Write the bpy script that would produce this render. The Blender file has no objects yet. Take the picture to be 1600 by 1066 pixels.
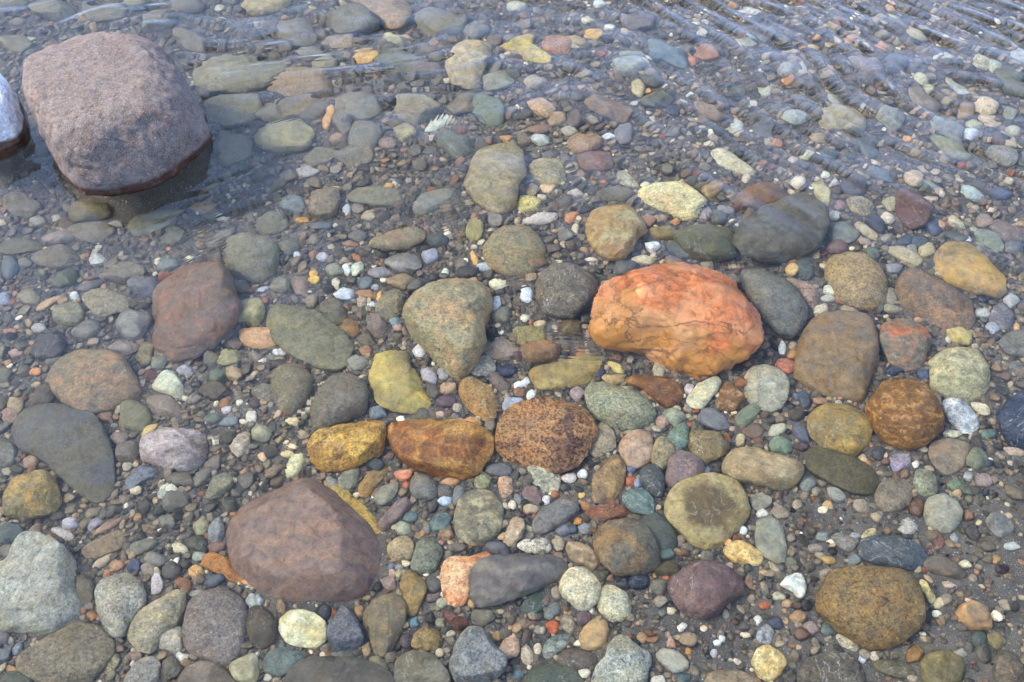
import bpy, math, re
import numpy as np
from mathutils import Vector

# ---------------------------------------------------------------- camera, world, sun, exposure
sc = bpy.context.scene
COL = sc.collection
CAM_H, PITCH, LENS, SENSOR = 1.5, 50.0, 35.0, 36.0
cam_data = bpy.data.cameras.new("camera")
cam_data.lens = LENS; cam_data.sensor_width = SENSOR
cam_data.clip_start = 0.02; cam_data.clip_end = 500
cam = bpy.data.objects.new("camera", cam_data)
COL.objects.link(cam)
cam.location = (0, 0, CAM_H)
cam.rotation_euler = (math.radians(90 - PITCH), 0, 0)
sc.camera = cam

SUN_EL, SUN_AZ = 46.0, -82.0          # azimuth from +Y (away from the camera), negative is towards -X
world = bpy.data.worlds.new("World"); sc.world = world
world.use_nodes = True
wn, wl = world.node_tree.nodes, world.node_tree.links
wn.clear()
w_out = wn.new("ShaderNodeOutputWorld"); w_bg = wn.new("ShaderNodeBackground")
w_sky = wn.new("ShaderNodeTexSky"); w_sky.sky_type = 'NISHITA'; w_sky.sun_disc = False
w_sky.sun_elevation = math.radians(SUN_EL); w_sky.sun_rotation = math.radians(SUN_AZ)
w_sky.air_density = 1.0; w_sky.dust_density = 0.3; w_sky.ozone_density = 3.0
w_tc = wn.new("ShaderNodeTexCoord")
w_map = wn.new("ShaderNodeMapping"); w_map.inputs['Scale'].default_value = (1.0, 1.0, 1.6)
w_map.inputs['Location'].default_value = (1.35, 0.6, 0.4)
w_noise = wn.new("ShaderNodeTexNoise"); w_noise.inputs['Scale'].default_value = 2.2
w_noise.inputs['Detail'].default_value = 6; w_noise.inputs['Roughness'].default_value = 0.62
w_ramp = wn.new("ShaderNodeMapRange"); w_ramp.inputs['From Min'].default_value = 0.34
w_ramp.inputs['From Max'].default_value = 0.62
w_mix = wn.new("ShaderNodeMixRGB"); w_mix.inputs['Color2'].default_value = (6.6, 9.3, 16.2, 1)   # cloud brightness, in the sky texture's units
wl.new(w_tc.outputs['Generated'], w_map.inputs['Vector']); wl.new(w_map.outputs[0], w_noise.inputs['Vector'])
wl.new(w_noise.outputs['Fac'], w_ramp.inputs['Value'])
# the clouds lie low; overhead the sky is clear
w_sep = wn.new("ShaderNodeSeparateXYZ"); wl.new(w_tc.outputs['Generated'], w_sep.inputs[0])
w_low = wn.new("ShaderNodeMapRange"); w_low.interpolation_type = 'SMOOTHSTEP'
w_low.inputs['From Min'].default_value = 0.86; w_low.inputs['From Max'].default_value = 0.50
w_low.inputs['To Min'].default_value = 0.05; wl.new(w_sep.outputs[2], w_low.inputs['Value'])
w_mul = wn.new("ShaderNodeMath"); w_mul.operation = 'MULTIPLY'
wl.new(w_ramp.outputs[0], w_mul.inputs[0]); wl.new(w_low.outputs[0], w_mul.inputs[1]); wl.new(w_mul.outputs[0], w_mix.inputs['Fac'])
wl.new(w_sky.outputs[0], w_mix.inputs['Color1']); wl.new(w_mix.outputs[0], w_bg.inputs['Color'])
w_bg.inputs['Strength'].default_value = 0.15
wl.new(w_bg.outputs[0], w_out.inputs[0])

sun_d = bpy.data.lights.new("sun", 'SUN'); sun_d.energy = 4.2; sun_d.angle = math.radians(10)
sun_d.color = (1.0, 0.92, 0.80)
sun = bpy.data.objects.new("sun", sun_d); COL.objects.link(sun)
az, el = math.radians(SUN_AZ), math.radians(SUN_EL)
sdir = Vector((math.sin(az) * math.cos(el), math.cos(az) * math.cos(el), math.sin(el)))
sun.rotation_euler = sdir.to_track_quat('Z', 'Y').to_euler()
sun.location = sdir * 10

sc.view_settings.view_transform = 'Standard'; sc.view_settings.look = 'None'
sc.view_settings.gamma = 1.0; sc.view_settings.exposure = 1.13
sc.render.engine = 'CYCLES'
sc.cycles.use_denoising = True
sc.cycles.max_bounces = 8; sc.cycles.transmission_bounces = 6; sc.cycles.diffuse_bounces = 3
sc.cycles.glossy_bounces = 3; sc.cycles.caustics_refractive = True; sc.cycles.caustics_reflective = False
sc.cycles.sample_clamp_indirect = 6.0

# ---------------------------------------------------------------- numbers shared by everything
rng = np.random.default_rng(7)
IOR = 1.33
W, H = 1600.0, 1066.0
FPX = W * LENS / SENSOR
cp, sp = math.cos(math.radians(PITCH)), math.sin(math.radians(PITCH))

def ray(px, py):
    """direction of the sight line through a point of the photograph"""
    px = np.asarray(px, float); py = np.asarray(py, float)
    u = (px - W / 2) / FPX; v = (H / 2 - py) / FPX
    d = np.stack([u, cp + v * sp, -sp + v * cp], -1)
    return d / np.linalg.norm(d, axis=-1, keepdims=True)

def refr(d):
    e = 1 / IOR
    c = -d[..., 2]
    k = np.sqrt(1 - e * e * (1 - c * c))
    r = e * d.copy()
    r[..., 2] = -k
    return r

def ground(px, py, z):
    """the point at height z (under the water surface for z<0) seen at px, py"""
    d = ray(px, py)
    z = np.broadcast_to(np.asarray(z, float), d.shape[:-1])
    zz = np.maximum(z, 0)
    t = (CAM_H - zz) / -d[..., 2]
    P = np.stack([d[..., 0] * t, d[..., 1] * t], -1)
    r = refr(d)
    s = np.where(z < 0, z / r[..., 2], 0)
    return P + r[..., :2] * s[..., None]

def hash3(ix, iy, iz, seed):
    n = (ix.astype(np.int64) * 374761393 + iy.astype(np.int64) * 668265263 + iz.astype(np.int64) * 2147483647 + seed * 1274126177) & 0xffffffff
    n = ((n ^ (n >> 13)) * 1274126177) & 0xffffffff
    n = ((n ^ (n >> 16)) * 2246822519) & 0xffffffff
    return (n ^ (n >> 15)) & 0xffffff

def noise3(p, seed=0):
    """smooth value noise, -1..1"""
    i = np.floor(p).astype(np.int64); f = p - i
    f = f * f * f * (f * (f * 6 - 15) + 10)
    out = 0
    for dx in (0, 1):
        wx = f[:, 0] if dx else 1 - f[:, 0]
        for dy in (0, 1):
            wy = f[:, 1] if dy else 1 - f[:, 1]
            for dz in (0, 1):
                wz = f[:, 2] if dz else 1 - f[:, 2]
                out = out + wx * wy * wz * (hash3(i[:, 0] + dx, i[:, 1] + dy, i[:, 2] + dz, seed) / 8388607.5 - 1)
    return out

def noise2(x, y, seed=0):
    i = np.floor(x).astype(np.int64); j = np.floor(y).astype(np.int64)
    f = x - i; g = y - j
    f = f * f * f * (f * (f * 6 - 15) + 10); g = g * g * g * (g * (g * 6 - 15) + 10)
    z = np.zeros_like(i)
    h = lambda a, b: hash3(i + a, j + b, z, seed) / 8388607.5 - 1
    return (h(0, 0) * (1 - f) + h(1, 0) * f) * (1 - g) + (h(0, 1) * (1 - f) + h(1, 1) * f) * g

def fbm3(p, octaves, seed=0, rough=0.5):
    a, s = 1.0, 0
    for k in range(octaves):
        s = s + a * noise3(p * 2 ** k, seed + k * 17); a *= rough
    return s

def bed_z(x, y):
    """height of the stream bed: deeper towards the far left"""
    x = np.asarray(x, float); y = np.asarray(y, float)
    t = np.clip((y - 0.5) / 2.0, 0, 1); s = np.clip((0.9 - x) / 2.2, 0, 1)
    d = 0.125 + 0.03 * t + 0.035 * t * s
    d = d - 0.012 * np.clip((x - 0.3) / 0.6, 0, 1) * np.clip((1.1 - y) / 0.5, 0, 1)
    r = 0.006 * noise2(x * 4.3 + 9, y * 4.3, 5) + 0.003 * noise2(x * 11, y * 11 + 3, 6)
    return -d + r

def lin(hexs):
    v = np.array([int(hexs[k:k + 2], 16) / 255 for k in (0, 2, 4)])
    return np.where(v <= 0.04045, v / 12.92, ((v + 0.055) / 1.055) ** 2.4)

ALB_K, ALB_OFF, ALB_SAT = np.array([1.04, 0.94, 0.79]), np.array([0.018, 0.022, 0.030]), 0.86
def albedo(hexs):
    c = lin(hexs) * ALB_K - ALB_OFF
    g = max(c.mean(), 0.01)
    c = (g + (c - g) * ALB_SAT) * (g / 0.15) ** 0.28
    return np.clip(c, 0.012, 0.75)

# ---------------------------------------------------------------- materials
def new_mat(name):
    m = bpy.data.materials.new(name); m.use_nodes = True
    nt = m.node_tree; nt.nodes.clear()
    out = nt.nodes.new("ShaderNodeOutputMaterial"); b = nt.nodes.new("ShaderNodeBsdfPrincipled")
    nt.links.new(b.outputs[0], out.inputs[0])
    return m, nt, b, out

class NT:
    def __init__(self, nt): self.n, self.l = nt.nodes, nt.links
    def link(self, a, b): self.l.new(a, b)
    def noise(self, vec, scale, detail=4, rough=0.55, dist=0.0):
        t = self.n.new("ShaderNodeTexNoise"); t.inputs['Scale'].default_value = scale
        t.inputs['Detail'].default_value = detail; t.inputs['Roughness'].default_value = rough
        t.inputs['Distortion'].default_value = dist
        self.link(vec, t.inputs['Vector']); return t.outputs['Fac']
    def rng(self, v, a, b, c=0.0, d=1.0, smooth=True):
        t = self.n.new("ShaderNodeMapRange")
        if smooth: t.interpolation_type = 'SMOOTHSTEP'
        t.inputs['From Min'].default_value = a; t.inputs['From Max'].default_value = b
        t.inputs['To Min'].default_value = c; t.inputs['To Max'].default_value = d
        self.link(v, t.inputs['Value']); return t.outputs[0]
    def math(self, op, a, b=None, clamp=False):
        t = self.n.new("ShaderNodeMath"); t.operation = op; t.use_clamp = clamp
        for k, v in enumerate((a, b)):
            if v is None: continue
            if isinstance(v, (int, float)): t.inputs[k].default_value = v
            else: self.link(v, t.inputs[k])
        return t.outputs[0]
    def mix(self, fac, a, b, mode='MIX'):
        t = self.n.new("ShaderNodeMixRGB"); t.blend_type = mode
        for k, v in (('Fac', fac), ('Color1', a), ('Color2', b)):
            if isinstance(v, (int, float)): t.inputs[k].default_value = v
            elif isinstance(v, (tuple, list)): t.inputs[k].default_value = (*v, 1)
            else: self.link(v, t.inputs[k])
        return t.outputs[0]
    def gray(self, v):
        t = self.n.new("ShaderNodeCombineColor")
        for k in range(3): self.link(v, t.inputs[k])
        return t.outputs[0]
    def vor(self, vec, scale, feature='F1', out='Distance'):
        t = self.n.new("ShaderNodeTexVoronoi"); t.feature = feature; t.inputs['Scale'].default_value = scale
        self.link(vec, t.inputs['Vector']); return t.outputs[out]

def stone_mat(kind):
    m, nt, b, out = new_mat("stone_" + kind); N = NT(nt)
    tc = nt.nodes.new("ShaderNodeTexCoord"); oi = nt.nodes.new("ShaderNodeObjectInfo")
    at = nt.nodes.new("ShaderNodeAttribute"); at.attribute_type = 'OBJECT'; at.attribute_name = 'tone'
    off = nt.nodes.new("ShaderNodeVectorMath"); off.operation = 'MULTIPLY_ADD'
    cmb = nt.nodes.new("ShaderNodeCombineXYZ")
    for k in range(3): N.link(oi.outputs['Random'], cmb.inputs[k])
    N.link(cmb.outputs[0], off.inputs[0]); off.inputs[1].default_value = (37, 11, 23)
    N.link(tc.outputs['Object'], off.inputs[2])
    V = off.outputs[0]
    base, tone = oi.outputs['Color'], at.outputs['Color']
    big = N.noise(V, 14, 6, 0.62, 0.6)
    mid = N.noise(V, 55, 6, 0.65, 0.4)
    fine = N.noise(V, 170, 4, 0.75)
    hue = N.noise(V, 30, 5, 0.6, 0.8)
    grit = N.vor(V, 520)
    if kind == 'plain':
        mask = N.rng(big, 0.42, 0.72, 0, 0.8)
    elif kind == 'blotch':
        mask = N.rng(N.math('ADD', N.math('MULTIPLY', big, 0.7), N.math('MULTIPLY', mid, 0.3)), 0.43, 0.62, 0, 0.9)
    elif kind == 'speckle':
        cell = N.vor(V, 260, out='Color')
        sep = nt.nodes.new("ShaderNodeSeparateColor"); N.link(cell, sep.inputs[0])
        mask = N.math('ADD', N.rng(sep.outputs[0], 0.45, 0.8, 0, 0.7), N.rng(big, 0.5, 0.62, 0, 0.6), clamp=True)
    elif kind == 'vein':
        w = N.noise(V, 16, 5, 0.6, 1.6)
        line = N.math('ABSOLUTE', N.math('SUBTRACT', w, 0.5))
        mask = N.math('ADD', N.rng(line, 0.0, 0.014, 0.9, 0.0), N.rng(big, 0.52, 0.7, 0, 0.55), clamp=True)
    elif kind == 'layer':
        wv = nt.nodes.new("ShaderNodeTexWave"); wv.inputs['Scale'].default_value = 6
        wv.inputs['Distortion'].default_value = 9.0; wv.inputs['Detail'].default_value = 6
        wv.inputs['Detail Scale'].default_value = 1.1; wv.bands_direction = 'Y'
        N.link(V, wv.inputs['Vector']); mask = N.math('MULTIPLY', N.rng(wv.outputs['Fac'], 0.3, 1.0, 0, 0.6), N.rng(big, 0.35, 0.6, 0.25, 1.0))
    elif kind == 'curl':
        wv = nt.nodes.new("ShaderNodeTexWave"); wv.wave_type = 'RINGS'; wv.inputs['Scale'].default_value = 22
        wv.inputs['Distortion'].default_value = 13.0; wv.inputs['Detail'].default_value = 6
        wv.inputs['Detail Scale'].default_value = 1.2; wv.inputs['Detail Roughness'].default_value = 0.65
        N.link(V, wv.inputs['Vector'])
        mask = N.math('ADD', N.math('MULTIPLY', N.rng(wv.outputs['Fac'], 0.3, 1.0, 0, 0.5), N.rng(mid, 0.4, 0.58, 0.1, 1.0)), N.rng(big, 0.55, 0.68, 0, 0.5), clamp=True)
    elif kind == 'hollow':
        ra = nt.nodes.new("ShaderNodeAttribute"); ra.attribute_type = 'OBJECT'; ra.attribute_name = 'reach'
        so = nt.nodes.new("ShaderNodeVectorMath"); so.operation = 'MULTIPLY_ADD'
        N.link(tc.outputs['Object'], so.inputs[0]); so.inputs[1].default_value = (1, 1, 0); so.inputs[2].default_value = (0, 0, 0)
        ln = nt.nodes.new("ShaderNodeVectorMath"); ln.operation = 'LENGTH'; N.link(so.outputs[0], ln.inputs[0])
        q = N.math('DIVIDE', ln.outputs['Value'], ra.outputs['Fac'])
        q = N.math('ADD', q, N.math('MULTIPLY', N.math('SUBTRACT', big, 0.5), 0.9))
        mask = N.rng(q, 0.40, 0.74, 0.9, 0.0)
    elif kind in ('orange', 'dry'):
        mask = N.rng(N.math('ADD', N.math('MULTIPLY', big, 0.6), N.math('MULTIPLY', mid, 0.4)), 0.5, 0.66, 0, 0.7)
    col = N.mix(mask, base, tone)
    if kind in ('plain', 'blotch', 'hollow', 'orange'):
        # some stones carry thin pale quartz veins
        vv = N.noise(V, 13, 4, 0.55, 1.3)
        vl = N.rng(N.math('ABSOLUTE', N.math('SUBTRACT', vv, 0.46)), 0.0, 0.009, 0.65, 0.0)
        has = N.rng(N.math('FRACT', N.math('MULTIPLY', oi.outputs['Random'], 7.3)), 0.60, 0.62, 0, 1)
        col = N.mix(N.math('MULTIPLY', vl, has), col, (0.36, 0.34, 0.30))
    # brightness mottling of several sizes, then mineral grains
    # some rocks are coarse-grained, others nearly smooth
    g0, g1 = {'layer': (0.1, 0.45), 'dry': (0.35, 0.36), 'speckle': (0.8, 1.2), 'orange': (0.4, 0.41)}.get(kind, (0.15, 1.15))
    amt = N.rng(oi.outputs['Random'], 0, 1, g0, g1, False)
    k = N.math('ADD', N.rng(mid, 0.32, 0.68, 0.58, 1.42, False), N.math('MULTIPLY', N.rng(fine, 0.36, 0.64, -0.36, 0.36, False), amt))
    vs = nt.nodes.new("ShaderNodeSeparateColor"); N.link(N.vor(V, 380, out='Color'), vs.inputs[0])
    k = N.math('ADD', k, N.math('MULTIPLY', N.rng(vs.outputs[0], 0, 1, -0.2, 0.2, False), amt))
    col = N.mix(1.0, col, N.gray(k), 'MULTIPLY')
    col = N.mix(N.rng(hue, 0.5, 0.7, 0, 0.55), col, N.mix(1.0, col, (1.28, 1.02, 0.72), 'MULTIPLY'))
    col = N.mix(N.rng(hue, 0.5, 0.32, 0, 0.5), col, N.mix(1.0, col, (0.82, 0.97, 1.10), 'MULTIPLY'))
    gm = N.rng(N.noise(V, 280, 2, 0.6), 0.59, 0.66, 0, 0.45)
    col = N.mix(N.math('MULTIPLY', gm, amt), col, N.mix(1.0, col, (2.1, 2.1, 2.1), 'MULTIPLY'))
    gd = N.math('MULTIPLY', amt, 1.0)
    gd0 = N.rng(N.noise(V, 210, 2, 0.6), 0.33, 0.41, 0.60, 0)
    col = N.mix(N.math('MULTIPLY', gd, gd0), col, (0.03, 0.028, 0.028))
    height = N.math('ADD', N.math('MULTIPLY', mid, 1.0), N.math('MULTIPLY', fine, 0.45))
    if kind in ('vein', 'layer', 'curl'):
        height = N.math('ADD', height, N.math('MULTIPLY', mask, -0.15))
    if kind == 'orange':
        w = N.noise(V, 5, 7, 0.62, 0.9)
        cr = N.rng(N.math('ABSOLUTE', N.math('SUBTRACT', w, 0.5)), 0.0, 0.012, 0.8, 0.0)
        w2 = N.noise(V, 14, 6, 0.65, 1.2)
        cr2 = N.rng(N.math('ABSOLUTE', N.math('SUBTRACT', w2, 0.52)), 0.0, 0.008, 0.4, 0.0)
        crk = N.math('MAXIMUM', cr, cr2)
        # yellow rind on the flank that faces the stream's near side
        sepo = nt.nodes.new("ShaderNodeSeparateXYZ"); N.link(tc.outputs['Object'], sepo.inputs[0])
        low = N.math('ADD', N.math('MULTIPLY', sepo.outputs[1], -1.0), N.math('MULTIPLY', sepo.outputs[0], -0.5))
        ymask = N.rng(N.math('ADD', low, N.math('MULTIPLY', N.math('SUBTRACT', big, 0.5), 0.25)), 0.05, 0.10, 0, 0.8)
        col = N.mix(ymask, col, tuple(albedo('c48c38')))
        st = N.rng(N.noise(V, 30, 5, 0.7), 0.58, 0.66, 0, 0.6)
        col = N.mix(st, col, tuple(albedo('7a5440')))
        rim = N.rng(N.noise(V, 7, 4, 0.5, 1), 0.45, 0.65, 0, 0.6)
        col = N.mix(rim, col, tuple(albedo('dc9a6c')))
        col = N.mix(N.math('MULTIPLY', crk, 0.75), col, (0.05, 0.025, 0.018))
        height = N.math('ADD', height, N.math('MULTIPLY', crk, -0.55))
    b.inputs['Roughness'].default_value = 0.55
    b.inputs['Specular IOR Level'].default_value = 0.3
    if kind == 'dry':
        sepo = nt.nodes.new("ShaderNodeSeparateXYZ")
        geo = nt.nodes.new("ShaderNodeNewGeometry"); N.link(geo.outputs['Position'], sepo.inputs[0])
        # rust flecks, pale scratches, dark pits and two long cracks
        rust = N.rng(N.noise(V, 16, 6, 0.7, 0.8), 0.55, 0.70, 0, 0.6)
        col = N.mix(rust, col, (0.19, 0.10, 0.065))
        sc1 = N.noise(V, 60, 2, 0.5, 3.5)
        scr = N.rng(N.math('ABSOLUTE', N.math('SUBTRACT', sc1, 0.5)), 0.0, 0.020, 0.7, 0)
        col = N.mix(scr, col, (0.42, 0.37, 0.37))
        pit = N.rng(N.noise(V, 120, 3, 0.6), 0.30, 0.36, 0.8, 0)
        col = N.mix(pit, col, (0.03, 0.022, 0.02))
        w = N.noise(V, 3.2, 6, 0.55, 0.8)
        cr = N.rng(N.math('ABSOLUTE', N.math('SUBTRACT', w, 0.5)), 0.0, 0.0035, 0.45, 0.0)
        col = N.mix(cr, col, (0.04, 0.025, 0.02))
        height = N.math('SUBTRACT', height, N.math('ADD', N.math('MULTIPLY', cr, 0.5), N.math('MULTIPLY', pit, 0.4)))
        # rock soaked by lapping water, up to a wavering line
        wav = N.math('MULTIPLY', N.math('SUBTRACT', N.noise(V, 11, 4, 0.5), 0.5), 0.03)
        wet = N.rng(N.math('ADD', sepo.outputs[2], wav), 0.014, 0.026, 1.0, 0.0)
        wetc = N.mix(0.55, N.mix(1.0, col, (0.30, 0.19, 0.14), 'MULTIPLY'), (0.060, 0.020, 0.009))
        col = N.mix(wet, col, wetc)
        N.link(N.rng(wet, 0, 1, 0.85, 0.22, False), b.inputs['Roughness'])
    else:
        # thin brown-grey silt lying on upward faces, in patches
        sn = nt.nodes.new("ShaderNodeNewGeometry"); sx = nt.nodes.new("ShaderNodeSeparateXYZ")
        N.link(sn.outputs['Normal'], sx.inputs[0])
        silt = N.math('MULTIPLY', N.rng(sx.outputs[2], 0.35, 0.95, 0, 1), N.rng(N.noise(V, 34, 6, 0.7), 0.45, 0.75, 0, 0.30))
        col = N.mix(silt, col, (0.15, 0.135, 0.105))
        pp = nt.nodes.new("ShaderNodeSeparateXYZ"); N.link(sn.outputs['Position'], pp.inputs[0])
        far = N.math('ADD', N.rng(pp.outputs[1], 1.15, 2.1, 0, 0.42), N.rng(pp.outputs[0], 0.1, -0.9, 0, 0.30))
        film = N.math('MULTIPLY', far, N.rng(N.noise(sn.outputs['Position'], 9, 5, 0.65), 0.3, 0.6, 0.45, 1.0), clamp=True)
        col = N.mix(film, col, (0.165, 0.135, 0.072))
    bump = nt.nodes.new("ShaderNodeBump"); bump.inputs['Strength'].default_value = 0.75
    bump.inputs['Distance'].default_value = 0.006
    N.link(height, bump.inputs['Height']); N.link(bump.outputs[0], b.inputs['Normal'])
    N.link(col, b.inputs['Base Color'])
    return m

MATS = {'p': 'plain', 'b': 'blotch', 's': 'speckle', 'v': 'vein', 'l': 'layer', 'c': 'curl', 'o': 'orange', 'd': 'dry', 'h': 'hollow'}
MATS = {k: stone_mat(v) for k, v in MATS.items()}

def gravel_mat():
    m, nt, b, out = new_mat("gravel"); N = NT(nt)
    at = nt.nodes.new("ShaderNodeAttribute"); at.attribute_name = 'pebble_colour'
    geo = nt.nodes.new("ShaderNodeNewGeometry"); V = geo.outputs['Position']
    mid = N.noise(V, 130, 4, 0.65, 0.5); fine = N.noise(V, 700, 2, 0.6)
    k = N.math('ADD', N.rng(mid, 0.3, 0.7, 0.6, 1.4, False), N.rng(N.noise(V, 330, 3, 0.7), 0.35, 0.65, -0.25, 0.25, False))
    col = N.mix(1.0, at.outputs['Color'], N.gray(k), 'MULTIPLY')
    vn = N.rng(N.math('ABSOLUTE', N.math('SUBTRACT', N.noise(V, 60, 3, 0.5, 1.5), 0.5)), 0, 0.012, 0.4, 0)
    col = N.mix(vn, col, (0.35, 0.34, 0.31))
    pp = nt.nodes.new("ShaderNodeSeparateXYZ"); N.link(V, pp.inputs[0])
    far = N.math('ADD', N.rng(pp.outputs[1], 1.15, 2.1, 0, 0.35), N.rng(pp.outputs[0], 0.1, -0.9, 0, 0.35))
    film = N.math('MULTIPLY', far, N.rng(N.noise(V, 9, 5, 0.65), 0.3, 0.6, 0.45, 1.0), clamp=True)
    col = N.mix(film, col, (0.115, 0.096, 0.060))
    b.inputs['Roughness'].default_value = 0.5; b.inputs['Specular IOR Level'].default_value = 0.3
    bump = nt.nodes.new("ShaderNodeBump"); bump.inputs['Strength'].default_value = 0.5; bump.inputs['Distance'].default_value = 0.0015
    N.link(mid, bump.inputs['Height']); N.link(bump.outputs[0], b.inputs['Normal'])
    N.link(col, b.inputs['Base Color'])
    return m

def bed_mat():
    m, nt, b, out = new_mat("stream_bed"); N = NT(nt)
    geo = nt.nodes.new("ShaderNodeNewGeometry"); V = geo.outputs['Position']
    silt = N.noise(V, 7, 6, 0.6, 0.5)
    col = N.mix(N.rng(silt, 0.35, 0.65), (0.064, 0.053, 0.038), (0.118, 0.099, 0.070))
    col = N.mix(1.0, col, N.gray(N.rng(N.noise(V, 300, 4, 0.7), 0.25, 0.75, 0.6, 1.4, False)), 'MULTIPLY')
    for scale, thr in ((210, 0.62), (420, 0.55), (800, 0.5)):
        c = N.vor(V, scale, out='Color'); d = N.vor(V, scale)
        s = nt.nodes.new("ShaderNodeSeparateColor"); N.link(c, s.inputs[0])
        ramp = nt.nodes.new("ShaderNodeValToRGB"); ramp.color_ramp.interpolation = 'CONSTANT'
        pal = [(0, (0.03, 0.032, 0.04)), (0.2, (0.10, 0.09, 0.08)), (0.4, (0.17, 0.15, 0.12)), (0.55, (0.09, 0.10, 0.10)),
               (0.7, (0.22, 0.12, 0.06)), (0.78, (0.36, 0.34, 0.30)), (0.9, (0.20, 0.17, 0.10))]
        e = ramp.color_ramp.elements
        while len(e) < len(pal): e.new(0.5)
        for k, (p, cc) in enumerate(pal): e[k].position = p; e[k].color = (*cc, 1)
        N.link(s.outputs[1], ramp.inputs[0])
        mk = N.math('MULTIPLY', N.rng(s.outputs[0], thr, thr + 0.02), N.rng(d, 0.30, 0.40, 1, 0))
        col = N.mix(mk, col, ramp.outputs[0])
    b.inputs['Roughness'].default_value = 0.85
    bump = nt.nodes.new("ShaderNodeBump"); bump.inputs['Strength'].default_value = 0.8; bump.inputs['Distance'].default_value = 0.003
    hh = N.math('ADD', N.noise(V, 180, 4, 0.7), N.math('MULTIPLY', N.noise(V, 40, 3, 0.6), 1.5))
    N.link(hh, bump.inputs['Height']); N.link(bump.outputs[0], b.inputs['Normal'])
    N.link(col, b.inputs['Base Color'])
    return m

def water_mat():
    m, nt, b, out = new_mat("water"); N = NT(nt)
    nt.nodes.remove(b)
    g = nt.nodes.new("ShaderNodeBsdfGlass"); g.inputs['IOR'].default_value = IOR; g.inputs['Roughness'].default_value = 0.0
    g.inputs['Color'].default_value = (0.97, 0.985, 0.98, 1)
    geo = nt.nodes.new("ShaderNodeNewGeometry"); pp = nt.nodes.new("ShaderNodeSeparateXYZ"); N.link(geo.outputs['Position'], pp.inputs[0])
    # unresolved capillary ripples: calmer in the near shallows, rougher upstream
    ro = N.math('ADD', N.rng(pp.outputs[1], 0.9, 2.2, 0.01, 0.06), N.rng(pp.outputs[0], 0.1, -0.8, 0.0, 0.03))
    ro = N.math('MULTIPLY', ro, N.rng(N.noise(geo.outputs['Position'], 4, 3, 0.5), 0.35, 0.65, 0.5, 1.3))
    N.link(ro, g.inputs['Roughness'])
    N.link(g.outputs[0], out.inputs[0])
    return m

# ---------------------------------------------------------------- mesh helpers
def mesh_object(name, verts, faces, mat, smooth=True):
    me = bpy.data.meshes.new(name)
    verts = np.ascontiguousarray(verts, np.float32); faces = np.ascontiguousarray(faces, np.int32)
    k = faces.shape[1]
    me.vertices.add(len(verts)); me.vertices.foreach_set('co', verts.ravel())
    me.loops.add(faces.size); me.loops.foreach_set('vertex_index', faces.ravel())
    me.polygons.add(len(faces)); me.polygons.foreach_set('loop_start', np.arange(0, faces.size, k, dtype=np.int32))
    me.update(calc_edges=True)
    if smooth: me.shade_smooth()
    me.materials.append(mat)
    o = bpy.data.objects.new(name, me); COL.objects.link(o)
    return o

def ico(sub):
    t = (1 + 5 ** 0.5) / 2
    v = [(-1, t, 0), (1, t, 0), (-1, -t, 0), (1, -t, 0), (0, -1, t), (0, 1, t), (0, -1, -t), (0, 1, -t), (t, 0, -1), (t, 0, 1), (-t, 0, -1), (-t, 0, 1)]
    f = [(0, 11, 5), (0, 5, 1), (0, 1, 7), (0, 7, 10), (0, 10, 11), (1, 5, 9), (5, 11, 4), (11, 10, 2), (10, 7, 6), (7, 1, 8),
         (3, 9, 4), (3, 4, 2), (3, 2, 6), (3, 6, 8), (3, 8, 9), (4, 9, 5), (2, 4, 11), (6, 2, 10), (8, 6, 7), (9, 8, 1)]
    v = np.array(v, float); v /= np.linalg.norm(v, axis=1, keepdims=True); f = np.array(f)
    for _ in range(sub):
        e = np.sort(np.concatenate([f[:, [0, 1]], f[:, [1, 2]], f[:, [2, 0]]]), 1)
        u, inv = np.unique(e, axis=0, return_inverse=True); inv = inv.ravel()
        mid = v[u[:, 0]] + v[u[:, 1]]; mid /= np.linalg.norm(mid, axis=1, keepdims=True)
        n = len(f); a, b_, c = inv[:n] + len(v), inv[n:2 * n] + len(v), inv[2 * n:] + len(v)
        v = np.concatenate([v, mid])
        f = np.concatenate([np.stack([f[:, 0], a, c], 1), np.stack([f[:, 1], b_, a], 1), np.stack([f[:, 2], c, b_], 1), np.stack([a, b_, c], 1)])
    return v, f
ICO = {k: ico(k) for k in range(1, 7)}

def unit_rock(sub, r, angular, planes=18, faces=None):
    """a rounded polyhedron around the unit sphere"""
    v, f = ICO[sub]
    n = r.normal(size=(planes, 3)); n /= np.linalg.norm(n, axis=1, keepdims=True)
    n = np.concatenate([n, [[0, 0, 1], [0, 0, -1]]])
    d = r.uniform(0.72, 1.0, len(n)); d[-2:] = r.uniform(0.8, 1.0)
    if faces:
        n = np.array([q[:3] for q in faces], float); n /= np.linalg.norm(n, axis=1, keepdims=True); d = np.array([q[3] for q in faces])
    dots = np.maximum(v @ n.T, 0) / d
    pw = 7 + 16 * angular
    rad = (np.sum(dots ** pw, 1) + 0.82 ** pw) ** (-1 / pw)
    rad = rad * (0.35 + 0.65 * angular) + (0.65 - 0.65 * angular) * 0.95
    return v * rad[:, None], f

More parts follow.
